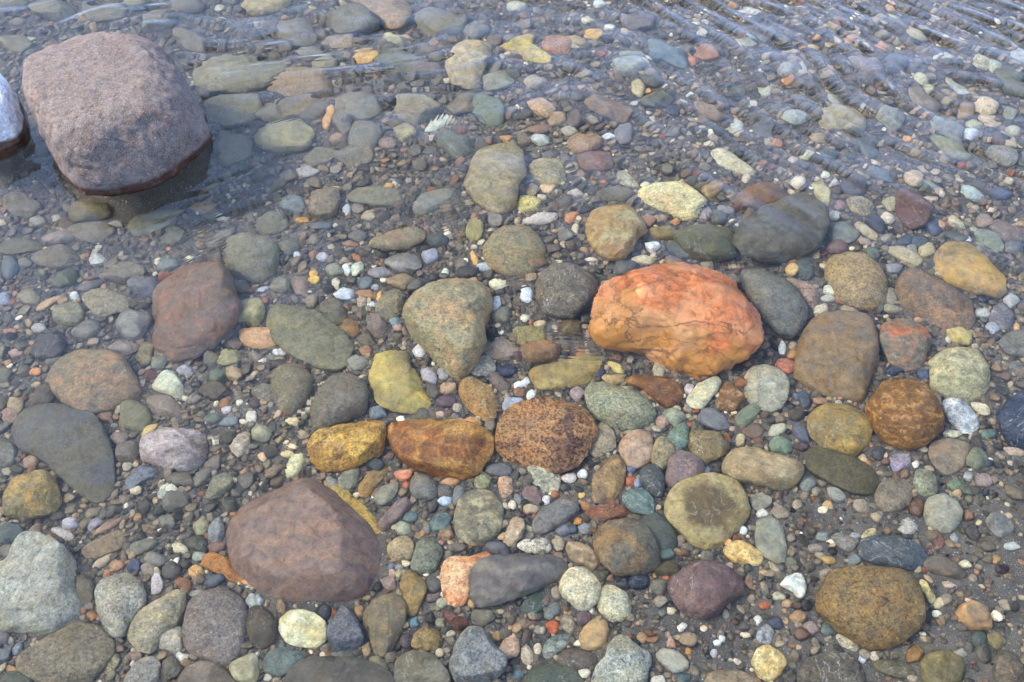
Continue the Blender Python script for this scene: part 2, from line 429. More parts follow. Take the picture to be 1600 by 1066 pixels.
# ---------------------------------------------------------------- the catalogue of stones
CAT = r"""
# G
P -62,120 -20,118 0,125 20,140 33,165 40,195 33,215 10,230 -30,240 -80,230 -90,160;d4d4da;d;b4b2b8;pale grey boulder beside the large pink-grey boulder, cut by the picture's edge
P 928,500 935,455 975,430 1030,410 1080,405 1120,412 1150,435 1168,455 1183,480 1193,510 1190,540 1165,565 1115,583 1070,578 1000,558 935,543 922,520;ca763c;o;a0683c;big bright orange boulder with dark cracks, under clear water
P 350,820 365,795 400,770 450,748 480,742 520,760 560,790 590,825 607,855 600,890 582,915 575,935 520,943 440,947 400,925 370,890 355,860;84706c;l;967a64;big flat purple-brown boulder with faint curved bands
P -20,920 30,845 60,840 95,850 115,885 125,930 128,950 100,985 60,995 20,990 -15,970;a3a699;v;8c9498;large pale grey-white stone beside the picture's bottom corner
P 1279,945 1285,915 1305,893 1340,888 1400,892 1430,910 1440,950 1437,985 1410,1003 1385,1012 1350,1008 1315,985 1290,965;7e6e50;s;8a7044;large oval brown speckled stone half sunk in grey sand
P 300,105 330,90 400,90 440,95 452,105 425,125 400,140 340,145 310,135;8f8f70;p;7c7a60;flat pale olive stone underwater just beside the big pink-grey boulder
P 318,150 350,143 400,150 412,165 395,190 350,200 325,180;858565;p;9a8a5c;dull yellow-green stone below the flat pale olive stone
P 338,205 350,198 385,210 400,225 390,250 350,262 330,240;6a6b58;p;54543f;dark olive stone in the shadowed water near the big pink-grey boulder
P 375,5 400,-8 445,-8 455,3 440,15 405,23 385,20;b0a070;b;c8b47c;yellow-tan stone cut by the top edge of the picture
P 735,265 740,235 760,222 790,220 812,228 818,250 812,300 800,325 780,333 755,325 735,305 728,285;968b6a;b;a89a70;upright oval tan stone with yellowish patches, in mid stream
P 785,75 815,55 835,55 830,72 855,85 862,98 845,100 800,82;c0ac48;p;a89048;bright mustard-yellow flat stone near the top edge
P 825,262 840,248 870,248 885,262 880,285 850,292 830,280;948c64;b;a8985c;olive-yellow stone next to the upright oval tan stone
P 1145,310 1170,290 1205,285 1228,300 1230,320 1200,330 1165,325;86603f;b;5c4038;orange-brown stone above the big dark grey stone
P 235,500 245,455 270,425 310,412 350,420 372,450 370,500 345,530 310,555 270,560 240,540;7c695f;b;8f6450;big blurred reddish stone in murky water
P 345,395 360,370 400,365 430,380 437,405 425,430 395,440 360,428;7e7f70;p;8c8a76;round pale grey-green stone above the big blurred reddish stone
P 755,400 765,370 790,352 820,355 848,375 852,400 835,425 800,432 770,420;8a8362;b;94704c;olive-tan rippled stone below the upright oval tan stone
P 418,490 430,475 465,480 505,495 540,520 550,545 545,570 525,580 490,575 440,545 420,520;737462;p;86835f;long mottled grey-green stone between small yellow and orange ones
E 392 489 44 38 0;a09a64;p;8a844c;rounded yellow-green pebble at the tip of the long grey-green stone
P 375,515 400,510 430,512 440,522 435,538 405,545 380,535;bc936c;p;c8a070;salmon-coloured flat pebble below the rounded yellow-green pebble
P 632,500 640,480 665,462 700,445 740,440 762,455 768,480 755,510 760,535 745,570 715,592 690,570 665,545 645,525;969272;b;a88c64;broad pale olive wedge-shaped stone with pinkish patches
P 1155,425 1180,420 1215,432 1240,450 1258,480 1255,510 1235,530 1210,520 1190,495 1170,460;6e7068;p;626a6c;smooth slate-grey stone leaning beside the big orange boulder
P 1145,385 1165,345 1210,325 1250,310 1285,330 1294,355 1280,385 1240,405 1200,412 1160,405;4f5050;b;64645c;large dark grey stone crossed by bright ripple lines
P 1290,430 1295,402 1320,395 1350,397 1375,415 1388,440 1385,470 1360,485 1325,480 1305,460;8f7e60;s;a08a58;round tan granite stone with fine speckles, above the squarish brown stone
P 1460,400 1480,380 1520,385 1550,410 1570,430 1570,455 1560,468 1520,455 1480,440 1465,420;b59448;b;6b6250;bright yellow stone with dark rusty blotches
P 1400,455 1410,425 1440,422 1480,440 1515,470 1525,500 1510,520 1480,520 1440,495 1405,475;74675a;v;a8805c;brown-grey streaked stone below the bright yellow blotched stone
P 1475,515 1500,508 1518,515 1520,540 1490,535;a89c60;p;b0a470;small yellow wedge under the brown-grey streaked stone
P 1372,540 1375,510 1395,495 1430,500 1450,515 1455,545 1440,575 1410,580 1390,565;7c7868;b;b8662c;grey striped stone with a rusty orange end
P 1243,565 1258,510 1280,490 1320,488 1355,495 1370,530 1368,570 1355,600 1350,628 1315,622 1275,610 1245,590;8a7454;b;6e6a66;large squarish tan-brown stone with grey patches
P 1560,535 1575,520 1600,515 1640,525 1640,555 1590,558 1565,550;6e6e6a;p;7c7c76;smooth grey stone cut by the picture's edge beside grey sand
P 75,590 85,565 110,550 150,545 180,552 200,575 215,600 215,620 185,632 150,643 130,645 105,633 85,615;877c66;b;9c7a5c;wide tan stone with an orange rim in murky water
P 20,670 40,640 90,632 150,650 170,690 180,730 175,770 150,790 110,760 70,720 30,700;64645a;b;5a6070;big dark murky slab below the wide tan stone
P 5,785 15,760 40,742 75,738 90,755 95,790 75,808 30,812 8,805;8a7f54;b;b08c38;olive stone with ochre edges above the large pale grey-white stone
P 45,550 60,525 85,512 100,520 102,550 80,562 55,562;4c5064;p;3c4054;dark navy stone beside the wide tan stone
P 752,550 760,535 785,530 808,540 812,552 795,565 765,562;8c7c70;p;9a8a7a;flat pinkish-grey stone beside the pale olive wedge-shaped stone
P 482,700 492,680 530,665 570,657 598,662 605,680 600,705 570,725 535,738 505,735 485,722;a27a36;b;c0a040;golden amber stone touching the longer amber-brown block
P 603,672 610,660 640,655 700,658 750,665 768,685 770,700 760,725 745,745 700,742 650,735 625,715 612,700;8e5c34;b;b08844;long amber-brown block with sharp edges
P 777,690 780,660 810,635 850,625 895,632 925,650 930,680 915,710 900,735 860,740 815,725 785,710;a07a4e;s;5e4434;broad orange-brown granite slab with a dark patch
P 972,770 980,765 1005,763 1025,785 1020,805 995,805 975,790;647c7c;v;a0a8a0;teal stone with fine white cracks above the dark slate
P 1000,800 1030,800 1055,825 1060,850 1045,864 1020,855 1000,820;5a6460;p;4c5654;dark slate-green stone tucked beside the round yellow-rimmed stone
P 1039,795 1050,765 1080,745 1120,742 1150,755 1168,785 1170,805 1155,825 1135,845 1110,858 1080,850 1060,825 1045,812;a09264;h;645844;big round stone with yellow rim and dark brown hollow
P 1126,728 1140,705 1165,700 1210,710 1245,720 1256,735 1245,755 1230,765 1190,758 1150,752 1132,742;988766;v;b4a888;long tan stone with pale veins above the round yellow-rimmed stone
P 910,800 930,790 960,788 985,795 980,808 940,815 920,812;7c5440;p;94684c;red-brown flat stone between teal stone and banded brown stone
P 1160,600 1170,575 1195,568 1220,580 1233,600 1228,630 1210,645 1185,640 1165,625;9a9a88;v;6c6c5c;pale grey stone with swirling lines below the big orange boulder
P 1355,640 1365,615 1385,592 1415,586 1445,595 1460,620 1473,650 1470,675 1445,692 1410,701 1380,690 1362,665;84602f;c;b89054;round brown stone with swirling growth-ring pattern
P 1451,590 1453,565 1475,548 1505,543 1530,550 1546,575 1545,600 1535,618 1510,627 1480,620 1458,610;9c9870;b;a8a080;round pale yellow-grey stone beside the swirl-patterned brown stone
P 1553,650 1575,625 1600,610 1650,605 1660,660 1640,700 1590,700 1570,680;46526a;p;38445c;dark blue angular stone cut by the picture's edge
P 1450,710 1455,692 1480,685 1510,690 1525,705 1510,725 1480,745 1460,730;84796a;p;968870;brown-grey blunt stone below the small blue-white stone
P 1261,665 1268,645 1290,632 1325,632 1350,645 1362,670 1355,695 1335,712 1310,705 1285,695 1268,682;8a7a50;b;a08848;round yellow-brown mottled stone above the long dark olive slab
P 1261,715 1265,702 1290,700 1330,712 1365,730 1376,750 1365,768 1345,775 1310,765 1280,745 1262,735;5e5a46;p;686450;long dark olive slab below the round yellow-brown stone
P 1443,795 1450,778 1475,774 1497,785 1503,805 1492,828 1470,832 1450,820;949484;p;a4a490;rounded pale grey stone at the edge of the grey sand
P 585,825 600,805 625,785 640,785 628,808 605,830;7c6c6a;p;8c7a74;slanting purple-brown pebble beside the big purple-brown boulder
P 710,815 715,785 740,765 770,768 785,790 783,825 765,848 735,850 715,838;7c7866;c;a8a07c;patterned grey stone with dark rings and yellow edges
P 730,905 735,890 750,875 790,867 850,866 880,872 888,890 875,905 840,920 790,940 755,948 738,935;6c6a6c;l;8c8880;long grey stone with curved layered lines, over the coral stone
P 785,848 795,820 805,808 818,812 820,830 805,852 790,852;a0907a;p;b0a080;upright tan pebble beside the patterned grey stone
P 830,820 840,800 870,783 900,788 905,800 885,815 855,833 835,833;747474;p;84807c;slanting grey stone above the big round grey stone with orange streak
P 1180,835 1183,815 1200,808 1218,815 1226,840 1229,875 1215,880 1195,872 1183,855;85877a;p;929482;flat pale grey-green upright stone beside the round yellow-rimmed stone
P 1173,1035 1185,1012 1200,1008 1222,1020 1229,1035 1220,1055 1205,1065 1185,1058;b49c60;b;c8b884;yellow pitted stone near the bottom edge beside grey sand
P 503,750 535,762 575,795 598,830 590,838 560,815 525,785;a48a3c;p;b89c48;narrow mustard slab leaning behind the big purple-brown boulder
P 385,955 400,945 415,950 430,965 432,1000 415,1015 395,1010 385,985;5c564f;p;4c4844;dark brown-grey stone between purple-grey oval and cream stone
P 735,870 700,870 690,890 690,925 700,945 722,948 735,935 733,900 752,880 775,868 760,858;bc7848;b;c8a880;coral-orange and cream stone under the long layered stone
# 00
E 60 20 200 120 0;7a7a6c;p;7a7a6c;blurred stone in the picture's top corner beyond the pink-grey boulder
E 330 60 260 130 10;74766c;p;84826c;blurred grey-green stone in rippled water above the big pink-grey boulder
E 90 270 220 110 10;868468;p;74745c;dull olive stone in rippled water above the pale grey boulder
E 640 80 260 120 5;78786c;p;6a6a60;flat brownish stone under ripples behind the top of the pink-grey boulder
E 980 130 220 120 -10;7c7a70;p;7c7a70;small dull stone behind the top of the pink-grey boulder, above the touching one
E 1180 250 220 130 20;827c70;p;70726c;blurred grey-brown stone touching the far side of the pink-grey boulder
E 850 20 150 80 0;90906c;p
E 1160 30 200 110 0;70747c;p;70747c;bluish-grey blurred stone at the top edge behind the pink-grey boulder
# 01
P 560,0 700,-30 880,-30 960,60 960,130 900,180 830,180 760,130 690,70;a08468;b;ac8c60;pinkish-brown stone at the top edge of the picture
E 600 130 300 170 10;74766e;p;686c6c;blurred grey stone beside the pinkish-brown stone at the top edge
E 1160 140 300 170 5;7f7f78;p;72766c;wide flat grey stone under ripples near the top edge
E 530 250 230 80 0;9c8a78;p;8a8074;pinkish-tan flat stone above the small orange-yellow pebble
E 855 240 120 65 0;c9bd6a;p;b8a850;small bright yellow pebble beneath rippled water near the top
E 935 235 60 40 0;b9a264;p
P 600,350 640,310 760,300 770,330 720,380 650,380;dca448;p;c89040;small orange-yellow pebble among grey rippled stones
E 870 360 260 120 5;6d7a74;p;5c6c70;dark teal-grey stone touching the small orange-yellow pebble
E 1050 410 230 90 10;77707a;p;77707a;purplish flat stone beside the dark teal-grey one near the top
P 1180,410 1250,270 1320,240 1470,250 1470,330 1410,450 1380,540 1300,550 1230,520 1200,450;ae9c74;b;b8ae88;tall cream and tan stone with brownish base near the top
E 1575 290 90 60 0;c9a355;p
P 60,560 120,500 200,420 260,400 400,440 470,480 490,560 420,600 200,620;a5886a;b;8a7464;orange-brown stone touching the flat pale olive stone
E 270 680 320 160 0;7d7268;p;8a7a60;dull brown stone below the orange-brown stone
E 430 400 160 100 -10;959178;p;88865c;small pale olive stone above the orange-brown stone
P 0,830 60,770 180,745 300,760 360,820 350,900 260,950 120,950 20,920;a6a276;l;b8b07c;pale yellow-green stone streaked by ripples
E 450 735 60 150 10;c99a55;p;b08850
E 515 870 100 60 0;a88a68;p
E 540 720 130 220 0;80786c;p;746c60;narrow brown-grey stone edged by an orange pebble
P 530,600 620,560 760,580 780,700 700,760 620,760 560,720;85857a;p;78786c;pale grey stone beside the narrow brown-grey stone
E 680 860 200 190 0;7b7c74;p;70746c;rounded grey stone below the pale grey stone in mid stream
P 860,680 870,600 950,600 1150,640 1130,690 1060,750 980,785 900,760;8e8979;p;827c6a;triangular grey-tan stone near the white rippled pebble
E 920 825 150 90 5;aaa478;p;989468;small yellow-green pebble under the triangular grey-tan stone
E 1140 775 170 70 -35;c9c8b4;l;a8a894;white pebble broken into zigzags by ripples
E 1300 650 200 130 -20;877a6c;p;786c64;brownish stone beside the white pebble broken into zigzags
E 1450 680 220 150 30;6b827a;p;5c7474;teal-green flat stone under rippled water
E 1240 900 210 150 20;687068;p;586258;dark green-grey stone beside the upright oval tan stone
E 1275 1010 70 60 0;8c6a58;p
E 1510 510 200 120 -10;8a8d78;p;7c8070;pale green-grey stone below the tall cream and tan stone
E 1370 190 150 100 0;7d7d74;p
E 820 900 90 70 0;957f74;p
E 250 200 260 160 10;7c7c78;p;6c7078;blurred grey stone below the yellow-tan stone at the top edge
E 330 330 180 90 0;84806c;p
E 80 700 220 120 10;76746c;p;76746c;murky grey-green stone between the orange-brown and pale olive stones in mid stream
E 620 970 260 120 0;78746a;p;8a8070;flat grey-brown stone under fine ripples in mid stream
E 400 980 220 120 -15;7c7864;p;7c7864;brown-olive stone next to the lilac-white flat pebble
# 02
E 540 15 65 45 0;c8c8c0;p
E 30 35 130 80 0;a9a68c;p
P 180,270 220,230 320,215 380,250 360,330 280,340 200,320;a87c5c;b;a07048;orange-brown stone set against the mustard-yellow flat stone
E 400 250 120 60 20;a08a52;p
P 440,215 460,180 550,180 565,210 540,250 460,235;dca648;p;c89440;bright orange-yellow pebble near the top edge
E 970 345 260 110 30;56737c;p;4c646c;blue-green long stone under slanting ripples
P 640,400 660,380 800,360 810,450 740,475 640,460;8a9690;p;9aa49c;squarish pale grey-teal stone beside the blue-green long stone
E 1215 325 150 80 10;b07a5c;p;9a6c54;reddish-orange pebble among dark gravel near the top
E 1130 370 80 60 0;b87a58;p
E 1460 270 120 70 10;a3a792;p;b0b49c
P 1380,70 1480,20 1560,20 1580,60 1500,95;b2b4ac;p;c0c0b4;pale whitish flat stone near the top edge
E 470 125 90 35 0;b8b08a;p
E 600 170 70 45 0;c4c2ac;p
E 700 195 60 50 0;b5a47c;p
E 790 130 200 110 0;77707a;p;686470;dull purple-brown stone near the top edge
E 760 345 160 50 0;8e947c;p
E 140 510 120 90 0;a49c88;p
P 90,660 180,620 270,670 220,730 140,700;b29068;b;c0a078;flat orange-tan stone with pale edge
E 280 740 110 90 0;a08660;p
P 450,640 500,600 600,620 740,680 745,730 700,770 590,750 500,700;8c7050;b;4f4050;brown log-shaped stone with dark end
P 345,850 400,815 500,815 570,860 560,910 480,950 390,950 350,900;a38468;s;8a6c58;round pinkish-brown granite stone above the purple-red stone
P 405,975 480,940 600,940 640,1000 620,1060 500,1075 420,1040;7c5c58;p;8c6c64;purple-red smooth stone below the round granite stone
E 605 845 75 35 10;d8d8d4;p
E 360 810 100 60 0;a49f88;p
P 1240,950 1310,920 1400,960 1520,1060 1500,1100 1380,1090 1280,1020;b8b08a;b;ccc4a0;pale cream log-like stone above the bright pale-yellow stone
E 900 620 200 110 0;525c50;p;465048;small dark green stone past the end of the brown log-shaped stone
E 1000 690 90 70 0;3a4460;p
E 700 830 110 130 0;7c7c80;p
E 1230 690 200 110 25;9a8068;b;86705c;tan slanting stone amid fine gravel
E 1400 780 80 90 0;aeb0a0;p
E 1575 560 80 70 0;b0b49c;p
E 760 640 60 30 0;b9b9b0;p
E 1570 800 130 120 0;667084;p;667084;slate-blue pebble among pale gravel above the large dark grey stone
E 790 540 90 100 0;b5ac84;p
E 170 795 140 60 0;8f6e58;p
E 390 740 100 110 0;6c605c;p
E 180 860 110 60 0;a8b0a8;p
# 03
E 760 35 70 45 0;c0a070;p
E 785 105 90 50 0;b4ac80;p
E 930 205 130 90 10;a8a080;p;b8b090
P 1290,650 1330,600 1390,595 1440,670 1390,705 1320,700;c4b08a;p;d0c09c;rounded pale tan stone in a cluster of small stones
E 1240 690 110 90 0;a08468;p;8c7058;rounded brown pebble touching the pale tan one
E 1370 735 110 60 0;c0ae90;p
E 1405 775 95 55 0;bba284;p
E 1290 780 95 65 0;a8a884;p
E 1500 710 80 100 0;888a80;p
E 1530 820 95 70 0;a8a890;p
P 1365,930 1420,895 1500,900 1560,960 1520,1040 1420,1000;8c8c88;p;7c8084;smooth grey stone under slanting ripples near the picture's edge
E 1570 745 90 60 0;606c78;p
E 130 430 110 90 0;8a8c88;p;7a7c78
E 205 430 60 80 0;aaa89c;p
E 130 495 70 45 0;c48858;p
E 385 430 80 45 0;b08c74;p
E 505 250 80 70 0;ba9070;p
E 705 285 65 45 0;b48a6c;p
E 290 285 90 40 0;b4a880;p
E 420 620 130 90 0;98947a;b;a89c68
E 165 730 140 80 0;98a09a;p
E 470 740 300 160 10;9a9278;b;a8a070;wide pale yellow-olive stone under ripples
P 550,880 580,850 640,870 700,960 660,1000 590,960;4e6270;p;5c707c;smooth dark blue-green stone in fine gravel
E 800 400 150 100 10;5e6468;p;50565c
E 620 420 210 140 30;887e84;p;78707c;faded purple-grey stone beneath slanting ripples
E 960 490 90 60 20;b4b290;p
E 1000 540 70 50 20;a8a880;p
E 1180 540 170 70 35;a4aca4;p;b4bcb4;pale streaked stone stretched by ripples
E 1130 365 80 50 0;acac90;p
E 1520 500 270 120 45;6e7468;l;5c645c;dark grey-green slanting stone near the picture's edge
E 1330 390 120 80 10;b0ac8c;p;bcb890;pale yellowish stone in rippled shallows
E 1420 410 100 80 10;a8ac94;p
E 55 890 85 45 10;b07858;p
E 320 860 110 60 20;a09070;p
E 1150 920 250 120 30;8a907c;l;78806c;grey-green rippled stone beside the smooth grey one at the edge
E 1270 840 90 60 0;b8c0cc;p
E 880 860 50 45 0;c49060;p
E 770 740 170 120 30;8a9088;p;7c827c;faded grey stone stretched along a ripple trough
E 970 620 240 120 20;8c8480;p;7c7674;faded brown-grey stone under slanting ripples
E 380 970 110 90 0;5c6c70;p;505c60
E 1560 360 110 90 0;a8a8a4;p
E 240 975 80 35 0;a8a488;p
E 155 1005 60 40 0;b49c8c;p
E 1120 800 200 120 25;7c8488;p;8c9094;bluish-grey stone under bright rippled water
# 10
E 960 310 340 140 -20;7f8270;l;6c7060;long streaked grey-green stone below the big pink-grey boulder
P 0,480 40,440 200,430 280,470 240,500 100,510 0,505;6e6e62;p;5c5c54;dark flat olive slab next to the pinkish banded stone
P 250,410 340,370 450,365 470,400 440,440 290,460;a0908a;l;b4a49c;pinkish banded stone in murky water
P 1160,210 1220,180 1330,180 1365,215 1280,275 1200,245;9c8058;p;ac8c60;orange-tan flat stone stretched by ripples
P 1210,165 1340,50 1370,70 1330,130 1250,175;7a6428;p;5c4c20;dark ochre streaked stone near the big pink-grey boulder's foot
E 1520 160 80 35 -10;6e5c38;p
E 1385 280 85 38 -5;c4c4c0;p
E 240 310 90 70 0;a0a08c;p
E 410 670 160 110 -20;5a6858;p;4c5a4c;dark green pebble in murky water beside a white fleck
E 425 895 210 140 10;868672;p;78785c;rounded olive-grey pebble above the dark navy stone
E 540 990 170 120 -10;7c7c78;p;6c6c6c;grey pebble touching the rounded olive-grey pebble
E 660 820 270 160 10;8a8670;p;9c8c60;tan-olive flat stone below the white fleck in murky water
E 180 790 150 90 0;8c8468;p
E 300 830 160 45 -30;ba9870;p;c8a478
E 20 800 90 80 0;8a96ae;p
E 900 720 220 130 20;6a7080;p;5c6474;dark bluish stone beside the big blurred reddish stone
E 830 960 220 180 0;828684;p;909490;pale grey stone between the reddish stone and the grey pebble
E 610 555 110 75 -10;d4d4c8;p;b0b0a4;white rippled fleck-like pebble in murky water
E 610 470 50 35 0;c8c8c0;p
E 465 785 55 50 0;c8c8c0;p
E 1090 410 160 120 0;6c7268;p;5c645c;dark green-grey stone at the tail of the long streaked grey-green one
E 1050 590 140 100 0;6e7c7a;p
E 60 600 110 140 0;536878;p;465868
E 720 330 90 50 0;a8a4a0;p
E 780 640 300 110 -10;7a756c;p;686460;long murky brown stone under fine ripple lines
E 350 540 300 130 0;777268;p;6a685e;broad murky grey-brown stone below the pinkish banded stone
E 60 1000 80 35 0;b08468;p
E 240 980 90 60 0;a8a8a4;p
E 560 720 150 60 -20;6f6a64;p
E 550 250 260 120 -10;74705c;p;605c40;shadowed olive stone under the big pink-grey boulder's edge
E 140 210 240 130 10;6c6a68;p;5c5c60;dark rippled stone below the gap between the two boulders
E 560 380 300 120 0;7e7668;p;706a62;murky brown-grey stone between the pinkish banded and streaked grey-green stones
E 1380 420 200 60 -30;7c7a70;l
# 11
P 0,340 30,280 110,240 180,270 200,330 170,390 80,410 10,380;74766a;p;86846c;rounded grey-green stone beneath the lilac-white flat pebble
P 330,240 350,130 430,90 520,110 525,200 480,270 400,290 340,270;857c6a;p;947c60;tan-grey stone with brownish lower edge in mid stream
P 560,160 610,100 760,90 880,120 920,190 860,225 740,220 600,200;80806e;p;74745e;wide flat olive-grey stone in mid stream
P 980,230 1020,150 1150,100 1250,130 1240,180 1130,240 1040,270 990,260;82837a;p;76786c;flat pale grey stone beside the wide olive-grey stone
P 240,10 300,-20 400,-10 370,30 290,45;b0b0b4;p;bcbcc0;lilac-white flat pebble under ripples
E 285 300 90 45 -5;d8983c;p;c08030;tiny vivid orange pebble under ripples
E 565 240 50 50 0;b4bcc4;p
E 705 278 100 60 10;aaa080;p
E 830 95 65 40 0;d09a48;p
P 700,480 720,430 850,370 1000,350 1060,400 1040,450 960,480 850,500;908464;b;8a6c54;long olive-tan stone with pinkish edge in mid stream
E 1120 435 150 85 5;4c565a;p;40484c;dark slate pebble at the end of the long olive-tan stone
E 1365 370 100 130 10;969060;p;8a8450;upright yellow-olive pebble below the upright oval tan stone
E 590 460 100 50 0;8a6c58;p
E 355 430 80 60 0;847e70;p
E 255 532 45 35 0;deddc8;p
E 420 540 70 55 0;a8a8b4;p
E 562 618 52 68 0;d8d4c4;p;c8c4b4
E 628 612 75 92 10;d4d2b4;p;c8c49c;cream-white upright pebble, larger of a pale pair
E 500 700 45 60 0;b8b49c;p
E 365 640 60 50 0;d0a440;p
E 370 680 78 58 0;d8a838;p
E 555 770 120 100 20;bcc8d0;p;a8b4c0;bluish-white chipped pebble above the long grey-green stone
E 655 820 60 70 0;a89880;p
E 715 840 40 40 0;c4ccd0;p
E 740 725 45 50 0;a8a8a8;p
E 680 700 90 80 0;68787c;p
E 905 690 180 95 5;8a7a62;p;9c8864;oval tan pebble among small grey gravel in mid stream
E 765 785 40 60 0;c8a050;p
E 690 775 130 50 10;a0784c;p
P 740,870 780,780 860,730 920,780 915,870 850,940 790,940;868068;p;78745c;grey-olive stone beside the broad pale olive wedge-shaped stone
P 670,920 740,890 830,980 820,1030 740,1040 690,990;7c6e68;p;8c7870;pinkish-brown stone near the long grey-green stone
E 590 978 130 95 35;9a6e3c;b;7a6430;orange-brown oval pebble touching the long grey-green stone
P 380,830 480,790 570,860 560,930 480,960 370,900;74705a;p;64604c;dark olive stone lying on the long grey-green stone
E 150 720 120 100 10;7c7c6a;p;6c6c5c
P 210,690 270,650 330,680 320,780 260,790;8a766a;p;988070
E 50 740 80 40 -15;acb4c0;p
P 1030,500 1130,480 1140,550 1060,580;9096a8;p
E 770 640 130 60 0;88848a;p
E 920 570 230 130 0;7e7e80;l;a0a0a4;grey stone broken into stripes by fine ripples
E 1360 540 40 80 -20;c89c50;p
E 1430 600 110 60 15;98a4ac;p
P 1440,700 1480,670 1570,690 1550,730 1500,750;c4c0a0;p;b4ac80
E 1180 630 40 50 0;d0ccb0;p
E 1320 630 150 80 -10;4a4a50;p
E 1500 840 60 120 0;b8bcc0;l
E 880 980 60 45 0;a88c84;p
E 870 945 90 50 0;7c949c;p
E 230 200 160 110 0;7c8890;p;7c8890;small bluish pebble between two grey-green stones, striped by ripples
E 400 340 160 60 0;5c6a74;p
E 490 620 100 80 0;8a8c78;p
E 200 480 140 90 0;747468;p
E 1530 900 130 110 0;78786c;p
E 640 410 120 70 0;6c6c68;p
# 12
E 215 108 110 60 -5;d0ac80;p;dcb890;small peach-coloured pebble below the olive-yellow stone
P 20,210 60,150 130,140 180,190 150,250 60,260;c0b468;p;ccc080;yellow rippled pebble under the small peach-coloured one
E 180 300 200 80 -10;b8b0a4;l;c8c4bc
P 320,310 340,260 430,250 400,300 360,330;b87c4c;p
E 395 365 45 70 0;b4b090;p
E 400 140 100 50 0;a8a098;p
P 775,130 830,80 950,65 1060,75 1110,90 1170,140 1220,200 1170,250 1150,310 1080,310 1020,280 940,240 860,210 790,175;d6c084;b;c4a868;bright pale-yellow stone with tapered end
P 460,370 500,260 600,230 700,210 780,260 820,330 830,370 770,430 740,500 680,560 590,560 530,500 480,430;a38148;b;a4a070;rounded golden-tan stone above the big orange boulder
E 840 310 90 80 0;9a7460;p
E 940 385 180 90 5;8a7c48;p;746c3c;mossy olive pebble beside the rounded golden-tan stone
E 875 475 90 60 0;c4c8c4;p
P 730,560 780,530 900,530 890,570 830,600;b8b490;p
E 495 560 90 30 0;c0b8a8;p
P 150,760 180,660 260,590 380,580 480,630 530,700 520,780 470,860 400,910 300,915 210,880;6e675c;p;7c7468;smooth dark grey-brown stone touching the big orange boulder
E 95 775 90 90 0;c4ccd0;l
P 1000,410 1140,310 1360,330 1460,410 1400,530 1240,570 1080,530;666a50;b;545844;mossy green-grey stone right above the big orange boulder
E 1060 490 200 120 0;5a6668;p;5a6668;blue-green dull stone touching the mossy green-grey one above the orange boulder
E 1250 120 110 80 0;9c8458;p
E 1440 210 120 60 0;704c40;p
E 1340 250 110 80 0;868488;p
E 1210 275 80 70 0;9a8c8c;p
E 720 55 150 90 25;9c9c82;p;a8a890;pale green-grey pebble above the bright pale-yellow stone
E 110 1030 200 120 0;8e8658;p;a09058;yellow-olive rippled stone above the broad orange-brown granite slab
E 370 980 140 100 0;6a5c40;p
E 90 570 220 120 0;8a7458;l;987c5c;tan rippled stone next to the smooth dark grey-brown stone
E 590 720 90 60 0;8c8880;p
E 710 610 150 110 0;5c6470;p;5c6470;slate-blue pebble hugging the orange boulder's upper edge
E 640 150 220 80 0;6c6858;p;6c6858;low mossy stone under the edge of the bright pale-yellow stone
# 13
P 450,100 480,50 560,30 610,80 620,140 560,165 480,150;4e526c;p;40445c;dark slate-purple stone above the speckled oval pebble
E 190 72 85 65 0;c4bca4;p
E 360 25 60 50 0;cfc5ae;p
E 420 75 55 45 0;b0aca0;p
P 260,80 330,60 390,130 370,250 340,220 290,150;b0a878;p;a09868;pale yellow branch-like stone beside the large dark grey stone
E 578 225 175 110 30;a69a78;s;7c745c;speckled cream-brown oval pebble in the gravel
E 770 205 100 95 30;9e9c80;l;88866c
P 800,120 870,100 960,140 1010,200 1010,290 960,360 880,370 810,300 790,220;6e4642;p;583c3c;dark red-brown stone in fine gravel
P 850,10 950,0 970,60 920,100 860,70;b8a084;p
P 600,0 720,-20 780,50 770,90 680,60;647280;p;56646c
E 745 295 90 70 0;b8ac94;p
E 670 325 140 90 40;3c4c64;p;304054;navy pebble beside the speckled cream-brown oval pebble
E 612 375 165 55 35;a49c80;l;b4ac94;narrow pale striped pebble under the navy pebble
P 370,390 390,320 460,310 560,370 570,400 520,450 440,440 380,430;7c8680;l;6c787c;green-grey striped stone beside the large dark grey stone
P 350,480 390,430 470,420 510,470 500,510 420,520 370,505;78646a;p;685860;purple-brown pebble above the round tan granite stone
E 655 515 110 60 25;5e7068;p
P 740,480 830,480 940,530 960,570 920,600 850,570 760,530;a8a07c;c;8c8468;pale yellow wrinkled stone next to the round tan granite stone
E 1078 620 105 65 5;ae9c68;p;bca878;small yellow-tan pebble against the bright yellow blotched stone
E 990 500 100 90 0;a89c70;p
P 100,660 200,680 300,730 315,800 290,880 240,830 180,740;927a68;p;a48a74;pinkish-tan stone tucked behind the smooth slate-grey stone
E 395 745 95 65 10;b8bcac;p;c8ccbc
E 450 720 55 40 0;c8d4e4;p
E 465 800 90 80 0;946c44;p
E 150 612 80 80 0;b89c60;p
E 150 555 80 55 0;a8703c;p
E 230 600 120 150 -30;586468;p;4a565c;dark teal pebble leaning against the round tan granite stone
E 335 865 110 60 -20;b4ae98;p
E 510 870 100 60 0;9c9078;p
E 380 800 90 50 0;a4a494;p
E 1405 980 80 70 30;9098a4;p
E 1460 915 160 150 0;6a6870;c;84828c;dark swirled grey stone below the yellow blotched stone
E 1515 815 85 80 0;989c98;p
E 1340 890 90 60 0;a0a49c;p
E 1345 800 90 60 0;303a50;p
E 1550 975 40 45 0;c09a5c;p
E 770 780 80 110 0;8a8474;p
